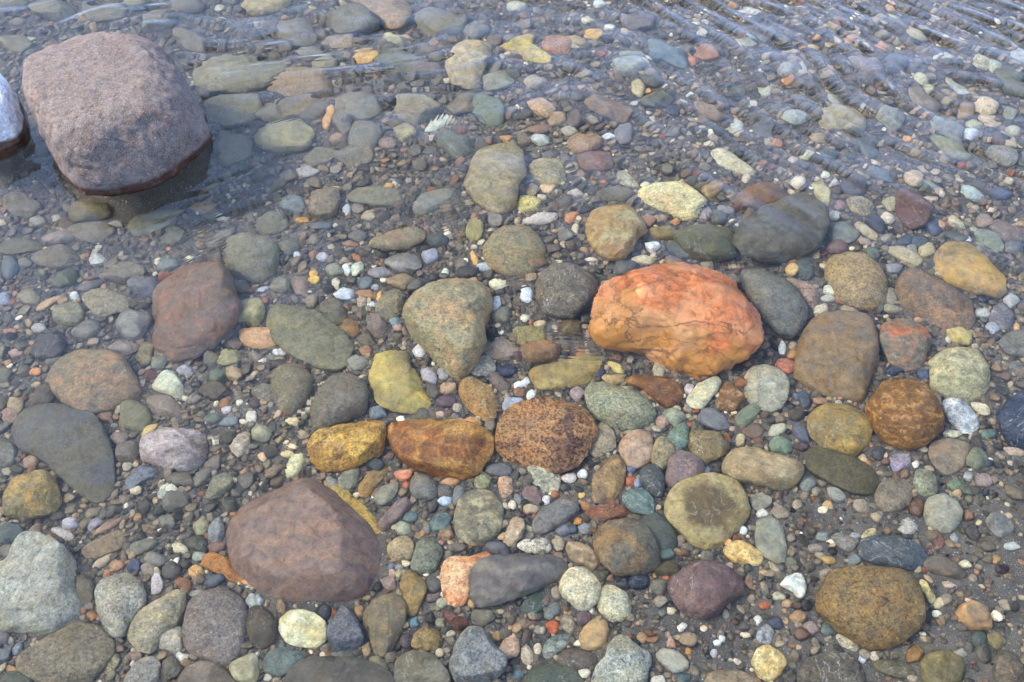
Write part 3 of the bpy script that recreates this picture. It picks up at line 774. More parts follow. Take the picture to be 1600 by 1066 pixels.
E 765 860 110 55 0;8e8a70;p
E 1072 340 70 70 40;b8906c;p
E 1165 315 135 65 30;a8a080;s;c0b898;pale speckled pebble near the dark red-brown stone
E 1170 410 145 75 15;50565c;l;787c80;dark striped pebble above the bright yellow blotched stone
E 1030 350 110 100 40;4a5878;p;3c4864
E 1240 430 45 50 0;c8c8c4;p
E 1010 90 140 40 25;7a8a80;p
E 1270 140 140 60 30;98aca8;p;a8b8b4
E 1350 310 110 90 0;8c7c70;p
E 1020 165 80 40 0;a8a090;p
E 1380 430 190 100 30;7c8a80;p;6c7c78;faded green-grey stone above the bright yellow blotched stone
E 1500 60 70 40 0;b8a888;p
E 1500 380 240 130 20;74686c;p;847478;faded purple-brown stone under ripples near the picture's edge
E 860 440 110 70 0;3f5264;p
E 940 440 130 80 0;4a5868;p
E 790 610 100 60 0;80848c;p
E 450 220 80 60 0;8c6e68;p
E 410 280 80 50 0;b0b0a8;p
E 600 440 90 40 20;988878;p
E 730 425 80 45 0;8c8c7c;p
E 1450 140 140 80 0;4a5474;p
E 1540 480 120 90 20;6c707c;p
# 20
E 65 465 105 110 20;9c7868;p;b08874;rounded pinkish-brown pebble below the yellow-tan one in murk
E 95 395 100 90 30;a09068;p;b0a074
E 270 345 170 120 -30;6c6460;p;5c5454;dark brown stone tucked against the wide tan stone
E 220 190 80 55 -10;d09050;p
E 95 70 90 45 0;a48a80;p
E 45 135 50 45 0;a08468;p
E 30 210 90 100 0;6a6c5c;p
E 40 700 140 180 -20;696c64;p;5c605c;grey-green stone cut by the picture's edge beside the murky slab
E 195 755 110 70 -15;9c8468;p
E 842 470 200 185 20;787a60;p;86866c;round olive-green cobble above the pinkish-white quartz stone
P 910,370 970,335 1060,340 1140,420 1130,470 1000,470 940,430;857870;p;74685f;pinkish-grey stone below the white chipped stone
P 945,300 1000,200 1070,190 1120,230 1150,330 1120,375 1060,330;d4d0b0;b;a8a080;white chipped stone in murky water
P 1090,180 1170,140 1215,190 1190,220 1120,210;9c9ca4;p
E 990 140 110 90 0;747868;p
E 910 85 110 150 20;857c60;p;746c54;tan-olive upright pebble next to the wide tan stone
P 1350,130 1380,60 1470,40 1520,100 1470,150 1390,160;98966c;p;a8a478;yellow-olive pebble by the big blurred reddish stone's lower edge
E 1460 200 110 80 0;a08c6c;p
E 1080 60 280 140 10;7c7464;p;6c6458;broad grey-brown stone under the big blurred reddish stone
E 770 45 170 90 0;8c8480;p;a09894;pinkish-grey rough stone above the wide tan stone
P 870,690 900,600 1000,560 1150,530 1280,580 1295,660 1260,770 1150,810 1010,780 900,740;b0a4a4;b;6c5c50;pinkish-white quartz stone with brown underside
P 880,590 910,520 990,510 960,580 910,610;c8ac64;p
P 765,880 830,790 920,760 985,800 960,850 860,900 800,935;6c7688;p;5c667c;blue-grey angular stone below the pinkish-white quartz stone
E 790 690 150 130 0;77706c;p;68625e;dull grey-brown pebble beside the pinkish-white quartz stone
P 980,960 1020,900 1080,880 1115,940 1070,1000 1010,990;b8bcac;p;a0a494;cream-white rippled pebble below the quartz stone
E 650 470 110 60 0;8a6a54;p
E 620 540 110 60 0;4f6468;p
E 740 610 120 80 0;8e7e74;p
E 1340 310 190 110 0;605854;p;504a48;dark rippled stone beside the white chipped stone
E 1415 430 60 50 0;b8b4b8;p
E 1325 485 110 65 10;6a7870;p
E 1430 510 110 60 -10;78848a;p
P 1430,650 1480,580 1560,560 1560,640 1500,730 1460,700;a89e8e;p;988c7c;pale beige leaf-shaped stone under ripples
P 1530,500 1545,440 1600,440 1600,510;c4c4b4;p
E 1360 220 120 90 0;5f6c5c;p
P 1280,960 1330,850 1420,810 1470,880 1400,960 1310,1000;808474;p;72765f;grey-green stone beside the cream-white rippled pebble
P 1180,880 1250,800 1330,770 1310,860 1230,920;706e64;p
E 1130 860 150 110 0;706a62;p;605c56;dark brown pebble just under the pinkish-white quartz stone
E 45 820 70 50 0;a49c88;p
E 1520 810 60 50 0;ac8468;p
E 330 120 110 70 0;747468;p
# 21
P 90,200 180,140 280,150 360,230 340,330 260,440 190,450 110,380;807860;b;6c6454;tan-olive upright stone beside the smooth grey rippled stone
P 350,500 340,420 400,290 470,210 560,200 660,240 695,320 680,430 590,480 480,520 380,570;78746a;p;686458;smooth grey stone crossed by comb-like ripples
E 620 140 140 90 0;8c8c80;l
P 710,180 740,90 850,60 950,60 960,150 1010,210 1050,330 1095,390 1060,430 980,450 850,440 770,410 720,290 700,230;b4a456;b;857c60;tall knobbly yellow stone below the pale olive wedge-shaped stone
P 1260,280 1320,220 1390,230 1480,300 1510,390 1500,480 1460,510 1400,480 1300,400;a27a42;b;8c8064;amber-brown oval stone between yellow rock and granite slab
E 1018 62 75 85 0;c0c0c4;p;a8a8b0
E 1080 215 110 85 30;9c98a0;p;b0acb0
E 1165 205 65 80 -20;909094;p
E 1198 295 100 75 0;a0886c;s;b89c74
E 1110 310 95 90 0;64605c;p
E 1190 378 125 88 5;6c5c64;p;5c5058;smooth dark purple pebble near the amber-brown oval stone
E 1257 418 65 60 0;a89c8c;p
E 1410 160 170 130 20;7c7c78;p;8c8c84;plain grey pebble beneath the flat pinkish-grey stone
E 1560 190 130 70 0;404864;p
E 1520 260 150 80 40;6c625c;p
E 1580 400 80 100 0;9098a4;p
P 510,870 560,810 640,790 650,840 620,910 560,950 515,940;7e8072;p;8c8e7c;grey-green oval pebble under the golden amber stone
P 640,900 690,840 780,770 830,770 820,830 760,900 690,980 645,970;9a7840;b;8a7444;long amber pebble below the two amber stones
P 740,970 790,910 880,880 895,920 850,1000 790,1030 745,1010;8a8a78;p;7c7c6a;grey-olive egg-shaped pebble beside the long amber pebble
P 855,830 910,800 970,810 975,850 930,880 880,865;c87a5c;p;d89070;small coral-red pebble under the amber-brown block
E 935 905 40 50 0;b46444;p
P 960,900 990,840 1060,830 1120,870 1140,940 1100,1000 1020,990 970,950;7a7a76;p;70706c;smooth grey rounded pebble next to the coral-red pebble
E 1168 930 120 75 5;70706c;p;626260;flat dark grey pebble beside the smooth grey rounded pebble
E 1210 875 110 60 0;b08c68;p;c09c78;tan oval pebble under the amber-brown block
E 1265 965 80 120 10;74787c;p
E 1415 872 105 105 0;848864;p;949870;round pale green pebble at the corner of the amber-brown block
E 1555 905 100 130 0;9c8068;p;ac9078;tan-pink round pebble below the granite slab's corner
P 1420,810 1470,765 1560,760 1600,790 1590,840 1500,850;66686e;p;76787c
P 400,840 450,840 510,880 500,930 460,920;7e8480;p
E 230 500 90 45 0;d0b888;p
P 180,850 200,740 260,690 300,710 290,790 240,850;ccc89c;p;bcb480;cream upright pebble at the tip of the purple-brown boulder
E 220 660 75 40 0;c8bc94;p
E 195 705 80 45 0;c8b888;p
E 40 725 55 55 0;c4a880;p
E 30 575 120 130 -20;8c8c78;l;a8a884;grey pebble banded by ripples near the quartz stone
E 755 445 110 90 10;74808a;p
E 740 770 120 90 0;4c5458;p
P 830,1070 870,1000 940,970 970,1020 930,1070;7e706e;p
E 1180 1000 90 60 0;a4b4c4;p
E 1350 510 120 60 0;b08858;p
E 410 165 40 60 0;c8c4bc;p
E 130 70 50 45 0;c4c8cc;p
E 170 60 50 60 0;b4b8b8;p
E 1150 460 60 40 0;b49c88;p
E 60 320 180 110 10;7c7868;p;6c685c;flat grey pebble tucked against the tan-olive upright stone
E 420 760 120 70 0;50545c;p
# 22
E 180 60 260 140 0;8c6c4c;p;7c6850;brown rippled stone touching the big orange boulder's lower corner
P 110,220 130,170 300,130 480,70 560,120 540,200 480,270 300,290 160,310;8f8052;l;a89c60;yellow-brown slab shattered into stripes by ripples
E 40 280 55 55 0;c8ccd0;p
E 85 260 55 60 0;b8bcc0;p
E 118 335 50 65 20;d8d4c0;p
E 45 320 75 60 0;8a6c50;p
E 30 400 80 110 0;8c9cb4;p;7484a0
E 405 330 90 80 0;948484;p
E 645 160 110 50 40;b8a868;p
E 640 240 140 70 5;a08c60;p;b09c6c
E 550 190 55 90 30;485068;p
P 450,350 490,270 560,245 650,270 760,320 860,370 900,450 860,520 770,550 660,540 560,500 490,450;80846c;s;90947c;large smooth grey-green oval cobble
P 705,240 760,215 870,220 980,240 1060,280 1070,340 1030,400 940,410 880,350 800,300 730,280;7e5630;v;a88450;glossy brown stone above the grey-green oval cobble
E 920 180 80 90 0;9c9880;p
P 1085,370 1130,300 1200,250 1270,220 1300,250 1280,310 1230,370 1180,430 1110,410;bab690;b;a0a498;cream slanting stone with a pale grey face
E 1105 300 60 60 0;b8acac;p
P 1270,390 1300,300 1350,240 1410,290 1450,360 1430,420 1370,440 1290,420;80603f;c;b89878;brown stone with whitish swirls beside the cream slanting stone
E 1490 345 85 40 0;a88c54;p
P 1380,500 1430,420 1530,380 1550,430 1500,510 1420,540;707c6a;p;80886f;green-grey oblong pebble below the pale swirled stone
P 1150,490 1180,430 1260,420 1330,470 1360,540 1290,560 1210,530;74787e;p;686c74;slate-blue pebble below the brown swirled stone
E 1010 470 130 100 20;88907c;b;b08860
E 940 500 80 90 40;a08878;p
P 940,650 990,560 1060,510 1105,550 1100,640 1040,710 960,700;688076;p;78907f;smooth teal pebble beside the round tan-pink cobble
E 940 700 150 190 30;8c8468;p;9c8c60;tan-green stone partly under the smooth teal pebble
E 778 672 215 225 0;a28b76;p;ac9480;round flat tan-pink cobble
P 450,660 490,560 550,510 600,530 640,600 650,660 590,700 520,740;968c74;v;706858;ridged tan-grey wedge beside the granite slab
P 1100,660 1120,540 1200,560 1300,580 1365,650 1330,710 1230,765 1150,720;8a7c54;b;74684c;rough ochre-brown stone above the long tan veined stone
E 1072 803 250 215 -25;7e6e70;p;8c7c78;smooth purple-grey egg-shaped cobble
E 195 840 250 145 38;949482;s;a4a48c;pale grey oval pebble at the granite slab's lower edge
P 300,850 390,810 400,860 370,885 320,880;bcb4ac;p
E 440 830 60 55 0;bcc0c0;p
P 500,870 560,760 650,700 700,730 700,850 680,940 640,1000 560,1010 500,1000;84705a;b;a08858;tall brown stone with a pale vein and ochre corner
P 790,820 860,770 930,780 950,870 950,960 900,970 830,920;586266;p;4c5458;dark slate stone beside the smooth purple-grey cobble
E 735 870 60 65 0;a8603c;p
E 785 885 60 55 0;7c849c;p
E 740 795 60 50 0;606c88;p
P 60,960 90,910 150,910 185,970 170,1020 120,1000;7c6a6a;p;8a7878;dusky pink pebble below the pale grey oval pebble
E 330 1030 150 110 0;70706e;p;70706e;round dark grey pebble above the slanting grey stone
E 120 1045 95 60 0;a09078;p
E 1550 1000 120 110 0;8c8c80;c;a0a090;round grey-green ringed pebble near the long dark olive slab
P 1430,570 1480,520 1550,510 1585,560 1520,610 1460,600;77685c;p;685c54;blocky brown pebble below the green-grey oblong one
E 1425 620 60 75 0;a89c78;p
E 1215 805 45 50 0;7c8494;p
E 430 960 45 45 0;c0a060;p
E 210 990 50 55 0;c0c0c4;p
E 265 955 55 45 0;a06848;p
E 40 985 50 70 -20;70787c;p
# 23
E 115 155 130 95 15;a06450;p;b07460;smooth brick-red pebble beside the squarish tan-brown stone
E 155 80 65 60 0;a8844c;p
E 90 40 48 80 0;c8c8c0;p
P 1085,390 1120,360 1200,355 1260,400 1310,480 1320,530 1280,580 1220,575 1150,520 1100,450;a0a8b0;b;c0c4c4;blue-white angular stone beside the swirl-patterned brown stone
P 1250,390 1310,370 1370,410 1385,465 1320,455;b8b498;p;c8c4a8;cream shell-like pebble beside the blue-white stone
E 1150 577 115 45 5;c8c4a4;p;d4d0b4;small cream oval pebble under the blue-white stone
E 1300 740 140 120 -20;78806c;p;68705f;green-grey stone behind the brown-grey blunt stone
P 5,650 40,600 110,600 155,670 120,705 30,690;7a9078;p;8aa088;pale green pebble above the long tan veined stone
P 0,590 20,530 90,510 125,540 70,600;a0a08c;p;b0b09c
E 245 895 90 115 20;767e78;p;868c84
P 660,960 700,890 770,850 890,860 900,940 880,1030 780,1066 700,1050;7a7264;p;8c8474;grey-brown rounded stone below the long dark olive slab's end
P 905,880 920,800 1000,800 1050,850 1060,940 1000,980 930,940;848b78;s;6c7464;speckled grey-green stone between lilac and green pebbles
E 930 1030 90 120 0;6e5448;p
E 820 755 140 100 0;8c8494;p;787490;flat lilac pebble below the swirl-patterned brown stone
P 360,920 420,910 490,970 460,1010 400,1000;8a8c84;p
E 1175 895 110 65 0;6a8064;p;5c7458
E 1250 845 65 60 0;909490;p
E 1345 870 100 90 0;8a7c78;p
E 200 570 150 80 55;5c6474;p;4c5464
E 330 375 100 40 0;94765c;p
E 200 340 90 60 0;505c74;p
E 235 380 80 90 0;545a64;p
E 210 660 90 60 0;5c4c50;p
E 690 700 90 80 0;50565c;p
E 790 185 110 60 0;464e64;p
E 970 210 80 60 0;4c5c7c;p
E 590 740 60 60 0;b89c74;p
E 625 765 45 45 0;b07850;p
E 1540 690 150 50 15;a09080;p;b0a494
E 1380 580 100 60 0;57706c;p
E 1540 150 80 60 0;6c7474;p
E 500 700 60 30 20;9ca49c;p
E 725 715 40 45 0;c8a484;p
E 920 770 45 45 30;c4bcb4;p
E 1380 760 50 50 0;3c4c5c;p
# 30
P 0,90 60,65 130,90 160,150 100,190 0,210;50646e;p;445864;dark teal-blue stone above the large pale grey-white stone
E 60 250 140 90 0;72706a;p
P 380,70 410,40 470,45 490,90 440,115 400,110;b0b0bc;p
E 390 140 140 60 25;a8a4a0;p
E 590 80 110 55 -30;949098;p
P 570,160 620,90 720,40 770,40 700,110;9a7c68;p;ac8c74
P 510,260 530,220 650,150 760,110 800,170 740,250 620,290 540,300;8c7a62;p;7c6c58;long tan-brown slab above the white quartz stone
P 770,270 830,200 930,165 990,190 960,230 860,285;76786c;p;686a60;grey-green flat stone at the end of the tan-brown slab
P 570,350 590,320 660,270 710,260 680,320 610,365;ac9c84;p
E 730 340 100 70 0;a88060;p;9c7454
E 665 390 50 60 0;b87858;p
E 835 340 90 80 0;50587c;p
P 890,300 930,250 1020,270 1050,320 990,350 910,330;7c7c78;p
P 1065,220 1100,195 1170,220 1175,260 1110,270;b8b090;p
E 1230 205 150 100 10;4e524e;p;60625c;dark mossy pebble near the big purple-brown boulder
E 1070 370 120 110 0;5c5c58;p;4e4e4c
E 1240 280 85 60 0;98a090;p
P 1255,320 1290,270 1350,260 1430,310 1500,380 1515,430 1460,445 1380,400 1290,360;b4742c;b;3c2c20;glossy orange stone with black marks at the purple-brown boulder
E 1225 385 85 95 20;b08a50;p;c49c60;small amber pebble beside the glossy orange stone
P 1080,440 1130,410 1195,440 1190,500 1130,490;8c5c3c;p
P 945,450 960,380 1000,390 1025,460 1000,510 950,530;b4acac;p;c4bcbc
E 1260 95 95 110 10;949270;p;a4a278
E 1350 130 100 160 0;848a90;p;747c84;grey-blue upright pebble touching the purple-brown boulder
E 1050 60 110 80 0;77786c;p
E 1350 225 110 70 0;80605a;p
P 600,500 650,420 770,390 870,420 910,520 890,620 820,700 780,790 720,780 650,710 610,610;a6a69a;b;707060;whitish-grey quartz stone with a dark green patch
P 800,720 850,640 960,570 1080,490 1150,510 1150,600 1100,700 1040,760 980,860 920,890 830,830;9c947a;b;b0a480;knobbly tan stone beside the smooth purple-grey oval stone
E 1080 800 160 150 -30;a09c8c;p;b0ac98;pale stone wedged under the knobbly tan stone
P 1155,650 1200,550 1290,490 1390,475 1480,520 1540,620 1530,750 1490,900 1420,960 1300,930 1200,880 1140,810;736c6c;s;827a78;large smooth purple-grey oval stone below the purple-brown boulder
P 120,900 250,830 380,740 460,700 600,720 680,790 710,870 650,970 560,1066 350,1090 200,1040 110,980;827a6a;s;706858;broad rough grey-brown stone below the large pale grey-white stone
P 450,400 540,390 580,450 590,540 540,600 490,560;706a60;p;625e56;dark brown-grey stone wedged between the pale grey-white and white quartz stones
E 575 650 65 65 0;9c6c3c;p
P -40,870 60,830 75,870 50,930 -40,950;6c747c;p
E 110 860 60 90 30;76808c;p
E 75 985 60 50 0;a8804c;p
P 0,1060 60,1000 140,995 200,1040 210,1090 0,1090;54605c;p;465250;dark teal rounded stone in the picture's bottom corner
P 635,960 680,900 740,890 750,930 700,1010 650,1015;9c9474;s;605c48;yellowish speckled pebble beside the broad rough grey-brown stone
E 845 900 85 70 0;8c7468;p
P 760,1060 830,960 910,910 1000,920 1010,1020 960,1090 800,1090;8a8a84;p;7c7c78;pale grey stone below the knobbly tan stone at the bottom edge
P 1010,930 1080,900 1140,950 1120,1020 1040,1060 1000,1030;6e6a60;p;5e5a52;small dark stone between knobbly tan stone and rough dark brown stone
P 1095,900 1115,865 1140,890 1185,890 1150,945 1110,925;c8c4bc;p
P 1100,1060 1150,980 1250,930 1380,950 1460,1020 1500,1090 1100,1090;6a6058;v;8c8078;rough dark brown stone under the purple-grey oval at the bottom edge
P 1430,970 1500,910 1600,880 1620,980 1600,1066 1480,1066;a09c7a;b;b4b094;pale cream-green stone at the bottom edge beside a teal one
E 1575 565 80 100 0;98a09c;c;4c5450
E 1580 690 90 100 0;584c48;p
E 1240 520 100 60 0;8c8a78;p
E 1340 430 130 80 -20;505c70;p
E 560 590 70 50 0;7c746c;p
E 20 790 80 90 0;686470;p
E 60 800 50 45 0;98908c;p
# 31
E 15 560 60 80 0;98a4a4;p
P 145,680 200,630 260,615 350,640 430,690 445,740 430,810 370,850 270,850 190,810 150,750;c4ba82;b;d4d0b0;bright cream-yellow cobble beside the triangular slate stone
P 440,800 450,730 500,660 545,590 590,620 650,700 675,820 600,870 490,875;5f6676;p;6c7280;triangular blue-slate stone with a blunt point
P 665,680 680,620 760,540 850,505 910,530 935,620 920,720 860,840 800,915 740,890 690,780;7f7662;v;a08c60;brown-grey veined stone leaning beside the triangular slate stone
P 900,440 930,400 990,385 1050,430 1070,490 1030,570 1010,640 960,665 930,600 910,520;8f7c4c;b;746844;ochre teardrop stone beside the brown-grey veined stone
P 965,320 990,220 1040,155 1120,170 1170,240 1150,320 1110,380 1030,390 980,370;6c7468;p;848a7c;round grey-green cobble next to the small round tan pebble
E 905 238 150 160 0;a49472;v;8c7c5c;small round tan pebble with fine veins
P 865,90 900,55 950,75 970,120 930,155 880,140;989c84;b;a47c5c
E 960 35 80 70 0;64787c;p
E 1155 70 130 130 0;5f7474;p;50666a;teal pebble above the round grey-green cobble
P 1020,130 1060,70 1100,75 1090,145;7c7a74;p
E 1190 125 75 135 -15;8f7860;p;a08c70;narrow tan pebble beside the patterned grey stone
E 1250 225 100 60 0;6c6460;p
E 1110 460 90 100 0;5c5e5e;p;6c6e6c
P 780,440 820,405 880,430 870,490 820,500;8c7870;p
P 45,950 90,870 180,845 280,880 300,930 230,1000 150,1030 60,1010;5c6e70;p;6c7e7c;speckled teal-grey oval stone below the cream-yellow cobble
P 190,1040 260,950 400,910 650,920 770,960 850,1030 860,1090 190,1090;5e5c58;p;6c6a64;broad dark grey stone cut by the bottom edge
P 865,980 920,890 1030,870 1130,920 1200,1010 1220,1090 870,1090;6f6c5c;v;8c8c7c;olive-grey veined stone at the bottom edge
P 960,840 980,780 1060,710 1140,740 1160,820 1120,870 1020,870;84734c;s;9c8450;mottled ochre stone above the olive-grey veined stone
P 1200,980 1230,850 1290,740 1360,710 1430,740 1480,830 1560,940 1550,1000 1470,1050 1350,1066 1240,1060;787e82;b;8c8e88;large blue-grey blunt triangular stone near the bottom edge
P 1520,850 1560,790 1640,790 1640,900 1560,920 1530,890;b09278;p;c0a48c;peach-tan pebble touching the blue-grey triangular stone
E 1415 655 130 110 0;707064;c;8c8c78;dark speckled pebble below the long layered stone
P 1160,610 1230,620 1280,690 1250,710 1180,680;6a4640;p
E 1160 570 70 65 0;94987c;p
E 1165 515 35 38 0;c8c8c4;p
E 1150 695 65 60 0;808468;p
E 1100 540 90 60 0;6c5c5c;p
E 985 695 65 60 0;5f808c;p
E 690 860 55 90 10;94805c;p
E 765 945 145 60 35;7c7660;p
E 540 900 140 60 0;5c605c;p
E 420 630 100 110 0;3c4454;p
E 485 630 45 60 0;8c5c3c;p
E 1510 230 150 90 20;5c5c64;p
E 1500 780 60 60 0;a08450;p
E 940 810 90 90 0;504850;p
E 845 345 40 45 0;6c788c;p
E 890 345 45 50 0;908c88;p
E 850 385 45 50 0;b09484;p
E 890 390 45 50 0;a09c78;p
# 32
P 25,220 60,180 210,155 250,210 240,260 100,260;a8a496;v;c0bca8;cream-grey angular pebble above the long layered stone
P 330,220 370,180 440,195 510,240 545,320 510,380 450,340 360,290;8c7a60;c;b0a084;brown twisted-grain pebble above the white pitted cobble
P 515,200 540,120 620,65 720,50 820,90 900,170 930,250 910,340 840,380 680,415 600,370 540,290;6c6c64;b;8c7048;big round grey stone with an orange-brown streak
P 290,480 320,410 360,350 440,340 500,380 545,450 550,520 500,590 430,620 360,570 310,530;bab69a;v;a09868;white pitted cobble beside the long layered stone's end
P 530,600 545,500 590,460 660,470 720,510 740,560 730,640 680,685 600,680;a6a68e;p;b4b08c;pale cream-grey rounded cobble touching the white pitted cobble
P 870,380 920,330 1010,310 1055,340 1030,410 960,415;5e5a44;p;504c3c;dark olive wedge under the big round grey stone
E 915 470 115 95 0;6e6c60;p
E 790 440 130 100 0;3e4658;p;343c4c
E 690 450 90 80 0;40434c;p
E 545 405 110 90 0;5c5848;p
P 985,480 990,420 1060,360 1160,310 1270,310 1370,350 1440,440 1420,510 1330,590 1240,670 1170,680 1080,630 1010,560;725f62;p;846f68;broad smooth mauve stone resting on grey sand
P 1310,250 1360,200 1430,180 1500,210 1570,270 1540,340 1450,325 1380,320;be9c58;b;d4b87c;bright golden-yellow knobbly stone above the mauve stone
E 1445 120 50 50 0;d0d0c8;p
E 1560 15 75 48 0;b8b8ac;p
E 135 580 155 120 -20;4e6058;p;5f7068;dark green pebble below the long layered stone
E 250 625 110 80 -50;707a78;p
P 300,680 330,620 380,650 410,730 370,765 320,740;857b68;s;a09478;speckled upright pebble beside the orange-red one
E 450 665 90 110 20;66545a;p;5a4a52
E 255 718 75 85 0;a85a3a;p;b46c48;small round orange-red pebble
P 410,820 440,730 510,670 590,680 605,760 580,840 470,870;a38f68;b;b08c60;tan rounded stone above the knobby grey-white stone
P 190,860 230,790 330,750 375,800 320,860 240,920 200,910;707c76;b;a0a49c;teal-grey angular stone with pale streaks
P 270,930 340,850 420,850 540,890 520,950 410,1000 320,960;66605a;p;58544e;dark brown-grey flat stone beside the tan rounded stone
P 70,1066 120,980 250,950 380,970 450,1050 450,1090 70,1090;5c6658;b;4c5c5c;dark olive-green stone cut by the bottom edge
P 490,1066 520,980 580,910 600,830 660,780 730,790 780,870 860,890 850,980 830,1090 490,1090;989f98;b;8c8a6c;knobby grey-white stone with bluish rim at the bottom edge
P 890,900 930,855 1010,860 1100,930 1100,980 1010,1010 950,970;9c9c8e;p;a8a898;pale grey smooth oblong pebble lying on grey sand
P 955,845 985,770 1010,800 1025,855;a88470;p
E 1060 720 60 45 -30;c8c0b4;p
E 1530 680 55 60 0;c0bcb0;p
E 1280 820 52 32 0;d0d0c8;p
E 1310 795 40 50 -30;b8c0bc;p
E 1580 770 100 120 0;94989c;v;78807c;pale blue-grey stone on sand above the yellow pitted stone
P 1200,1066 1240,1000 1380,990 1560,1040 1560,1090 1200,1090;807460;p;8c8068;low brown-grey stone cut by the bottom edge beside the yellow pitted stone
P 55,900 60,840 110,835 135,900 130,945 75,955;b4a88e;p;c0b498;cream blocky pebble beside the teal-grey angular stone
E 160 860 50 70 0;b4a890;p
E 5 830 50 130 0;b89c80;p;c8b090
E 80 700 85 70 0;77685c;p
E 165 740 55 50 0;7c807c;p
E 35 1020 70 60 0;6c8084;p
E 455 110 80 65 0;7c8084;p
E 410 65 50 45 0;b07c38;p
E 380 115 55 55 0;566070;p
E 960 265 100 80 0;5c706c;p
E 1575 590 70 55 0;a8603c;p
E 1065 1035 100 50 0;4c6468;p
E 1450 720 60 60 0;5c5c58;p
E 1100 870 40 45 0;b07c40;p
E 1260 885 45 50 0;a8a8ac;p
E 320 120 90 70 0;6c707c;p
# 33
P 560,230 600,170 700,145 860,170 970,220 1000,290 960,370 800,370 650,320 580,290;515c6a;p;626a6c;dark blue-slate oval stone in grey sand
P 970,320 1010,280 1090,270 1180,330 1240,380 1200,430 1080,400 990,370;6c6660;p;7c746c;brown-grey stone touching the dark blue-slate oval stone
P 385,170 420,130 500,150 570,190 520,260 450,230;7a7874;p;88847c;flat grey slab above the large brown speckled oval
E 540 305 85 70 0;707c80;p
E 340 160 80 52 0;808884;p
E 540 155 70 42 0;8c9494;p
E 630 140 95 55 -30;b4a87c;p;c0b48c;curled cream pebble above the dark blue-slate oval stone
E 378 303 98 52 15;a88c54;p;b89c64
P 70,460 120,400 200,390 240,450 235,520 200,550 140,490;ccc8bc;v;989084;ridged white stone between the mauve stone and brown speckled oval
E 65 530 85 55 10;a4a088;p
P 800,120 830,60 870,45 910,55 960,130 930,135 880,80 840,90 820,130;a09c94;p
E 1060 175 65 120 -10;7c5c54;p;6c504c
E 1165 165 50 60 0;8c9498;p
P 1350,50 1420,0 1510,50 1540,110 1460,170 1390,130;747a78;p;848484;pale blue-grey stone half buried in sand
P 930,460 950,425 990,440 1010,490 1045,530 1040,570 1000,575 975,520;beb278;p;ccc490;cream peanut-shaped pebble beside the large brown speckled oval
E 1065 575 60 75 20;b8ac88;p
P 1175,630 1210,575 1290,560 1370,590 1395,670 1390,740 1320,750 1240,730 1190,680;b08c60;h;8c7860;tan three-sided stone with pale rim, alone on grey sand
E 375 742 95 85 0;5f6c6c;p;6c7878
P 425,790 440,760 520,810 575,850 540,880 460,840;b4ac94;v;847c68;cream ridged pebble along the large brown speckled oval's edge
E 190 660 95 85 0;94785c;p;a48868
E 50 700 90 80 0;4c5668;p
E 265 730 100 80 20;8c7c78;p;9c8c88
P 195,1010 250,920 380,880 510,890 570,950 600,1050 600,1090 200,1090;67635a;p;5c584f;large dull grey stone at the bottom edge below the speckled oval
P 950,960 1000,890 1130,870 1220,930 1240,1010 1180,1090 980,1090;706a4c;c;8c8460;mossy olive stone with rings at the bottom edge
P 1400,1000 1420,890 1500,850 1580,920 1600,1050 1560,1090 1400,1090;70685a;p;646050;dull brown-olive stone in the sandy bottom corner
E 1420 810 125 90 20;7c7658;p;8c8460;small yellowish-green pebble beside the three-sided tan stone
E 1320 800 100 120 0;505c5c;p
E 915 890 130 90 -50;8a6c44;p;745c40;ochre-brown pebble by the lower end of the speckled oval
E 1420 300 60 50 0;94764a;p
E 1460 360 80 60 0;4c3c38;p
E 1200 890 75 60 0;8c8c80;p
E 665 905 65 55 0;b4a890;p
E 590 920 50 50 0;a8b4c0;p
E 1130 465 90 40 20;a89888;p
E 1520 215 95 50 0;9ca4a0;p
E 290 230 110 50 0;8c8478;p
E 120 575 70 50 0;a08868;p
E 800 980 240 120 10;6c6850;p;5c583f;low olive mossy stone below the ochre-brown pebble
"""

def smooth_poly(P, n=3):
    """round the corners of a traced outline a little (Chaikin)"""
    P = np.asarray(P, float)
    for _ in range(n):
        Q = np.roll(P, -1, 0)
        P = np.stack([P * 0.8 + Q * 0.2, P * 0.2 + Q * 0.8], 1).reshape(-1, 2)
    return P

def parse():
    items, tile = [], None
    for s in CAT.strip().splitlines():
        s = s.strip()
        if s.startswith('#'): tile = s[2:].strip(); continue
        if not s: continue
        f = s.split(';')
        if tile == 'G': ox, oy, k = 0, 0, 1.0
        else: ox, oy, k = int(tile[1]) * 400, (0, 267, 533, 799)[int(tile[0])], 0.2505
        if f[0][0] == 'E':
            cx, cy, w, h, a = [float(t) for t in f[0].split()[1:]]
            t = np.linspace(0, 2 * math.pi, 28, endpoint=False); a = math.radians(a)
            X, Y = w / 2 * np.cos(t), h / 2 * np.sin(t)
            r = np.random.default_rng(int(abs(cx * 7 + cy * 13 + w)))
            wob = 1 + 0.05 * np.sin(4 * t + r.uniform(0, 6)) + 0.06 * np.sin(2 * t + r.uniform(0, 6)) + 0.05 * np.sin(3 * t + r.uniform(0, 6)) + 0.03 * np.sin(5 * t + r.uniform(0, 6))
            X, Y = X * wob, Y * wob
            P = np.stack([cx + X * math.cos(a) - Y * math.sin(a), cy + X * math.sin(a) + Y * math.cos(a)], 1)
        else:
            P = smooth_poly([tuple(map(float, p.split(','))) for p in f[0].split()[1:]])
        P = P * k + (ox, oy)
        col2 = f[3] if len(f) > 3 and re.fullmatch('[0-9a-f]{6}', f[3]) else f[1]
        items.append(dict(P=P, hex=f[1], pat=f[2], hex2=col2, label=f[4] if len(f) > 4 else None))
    return items

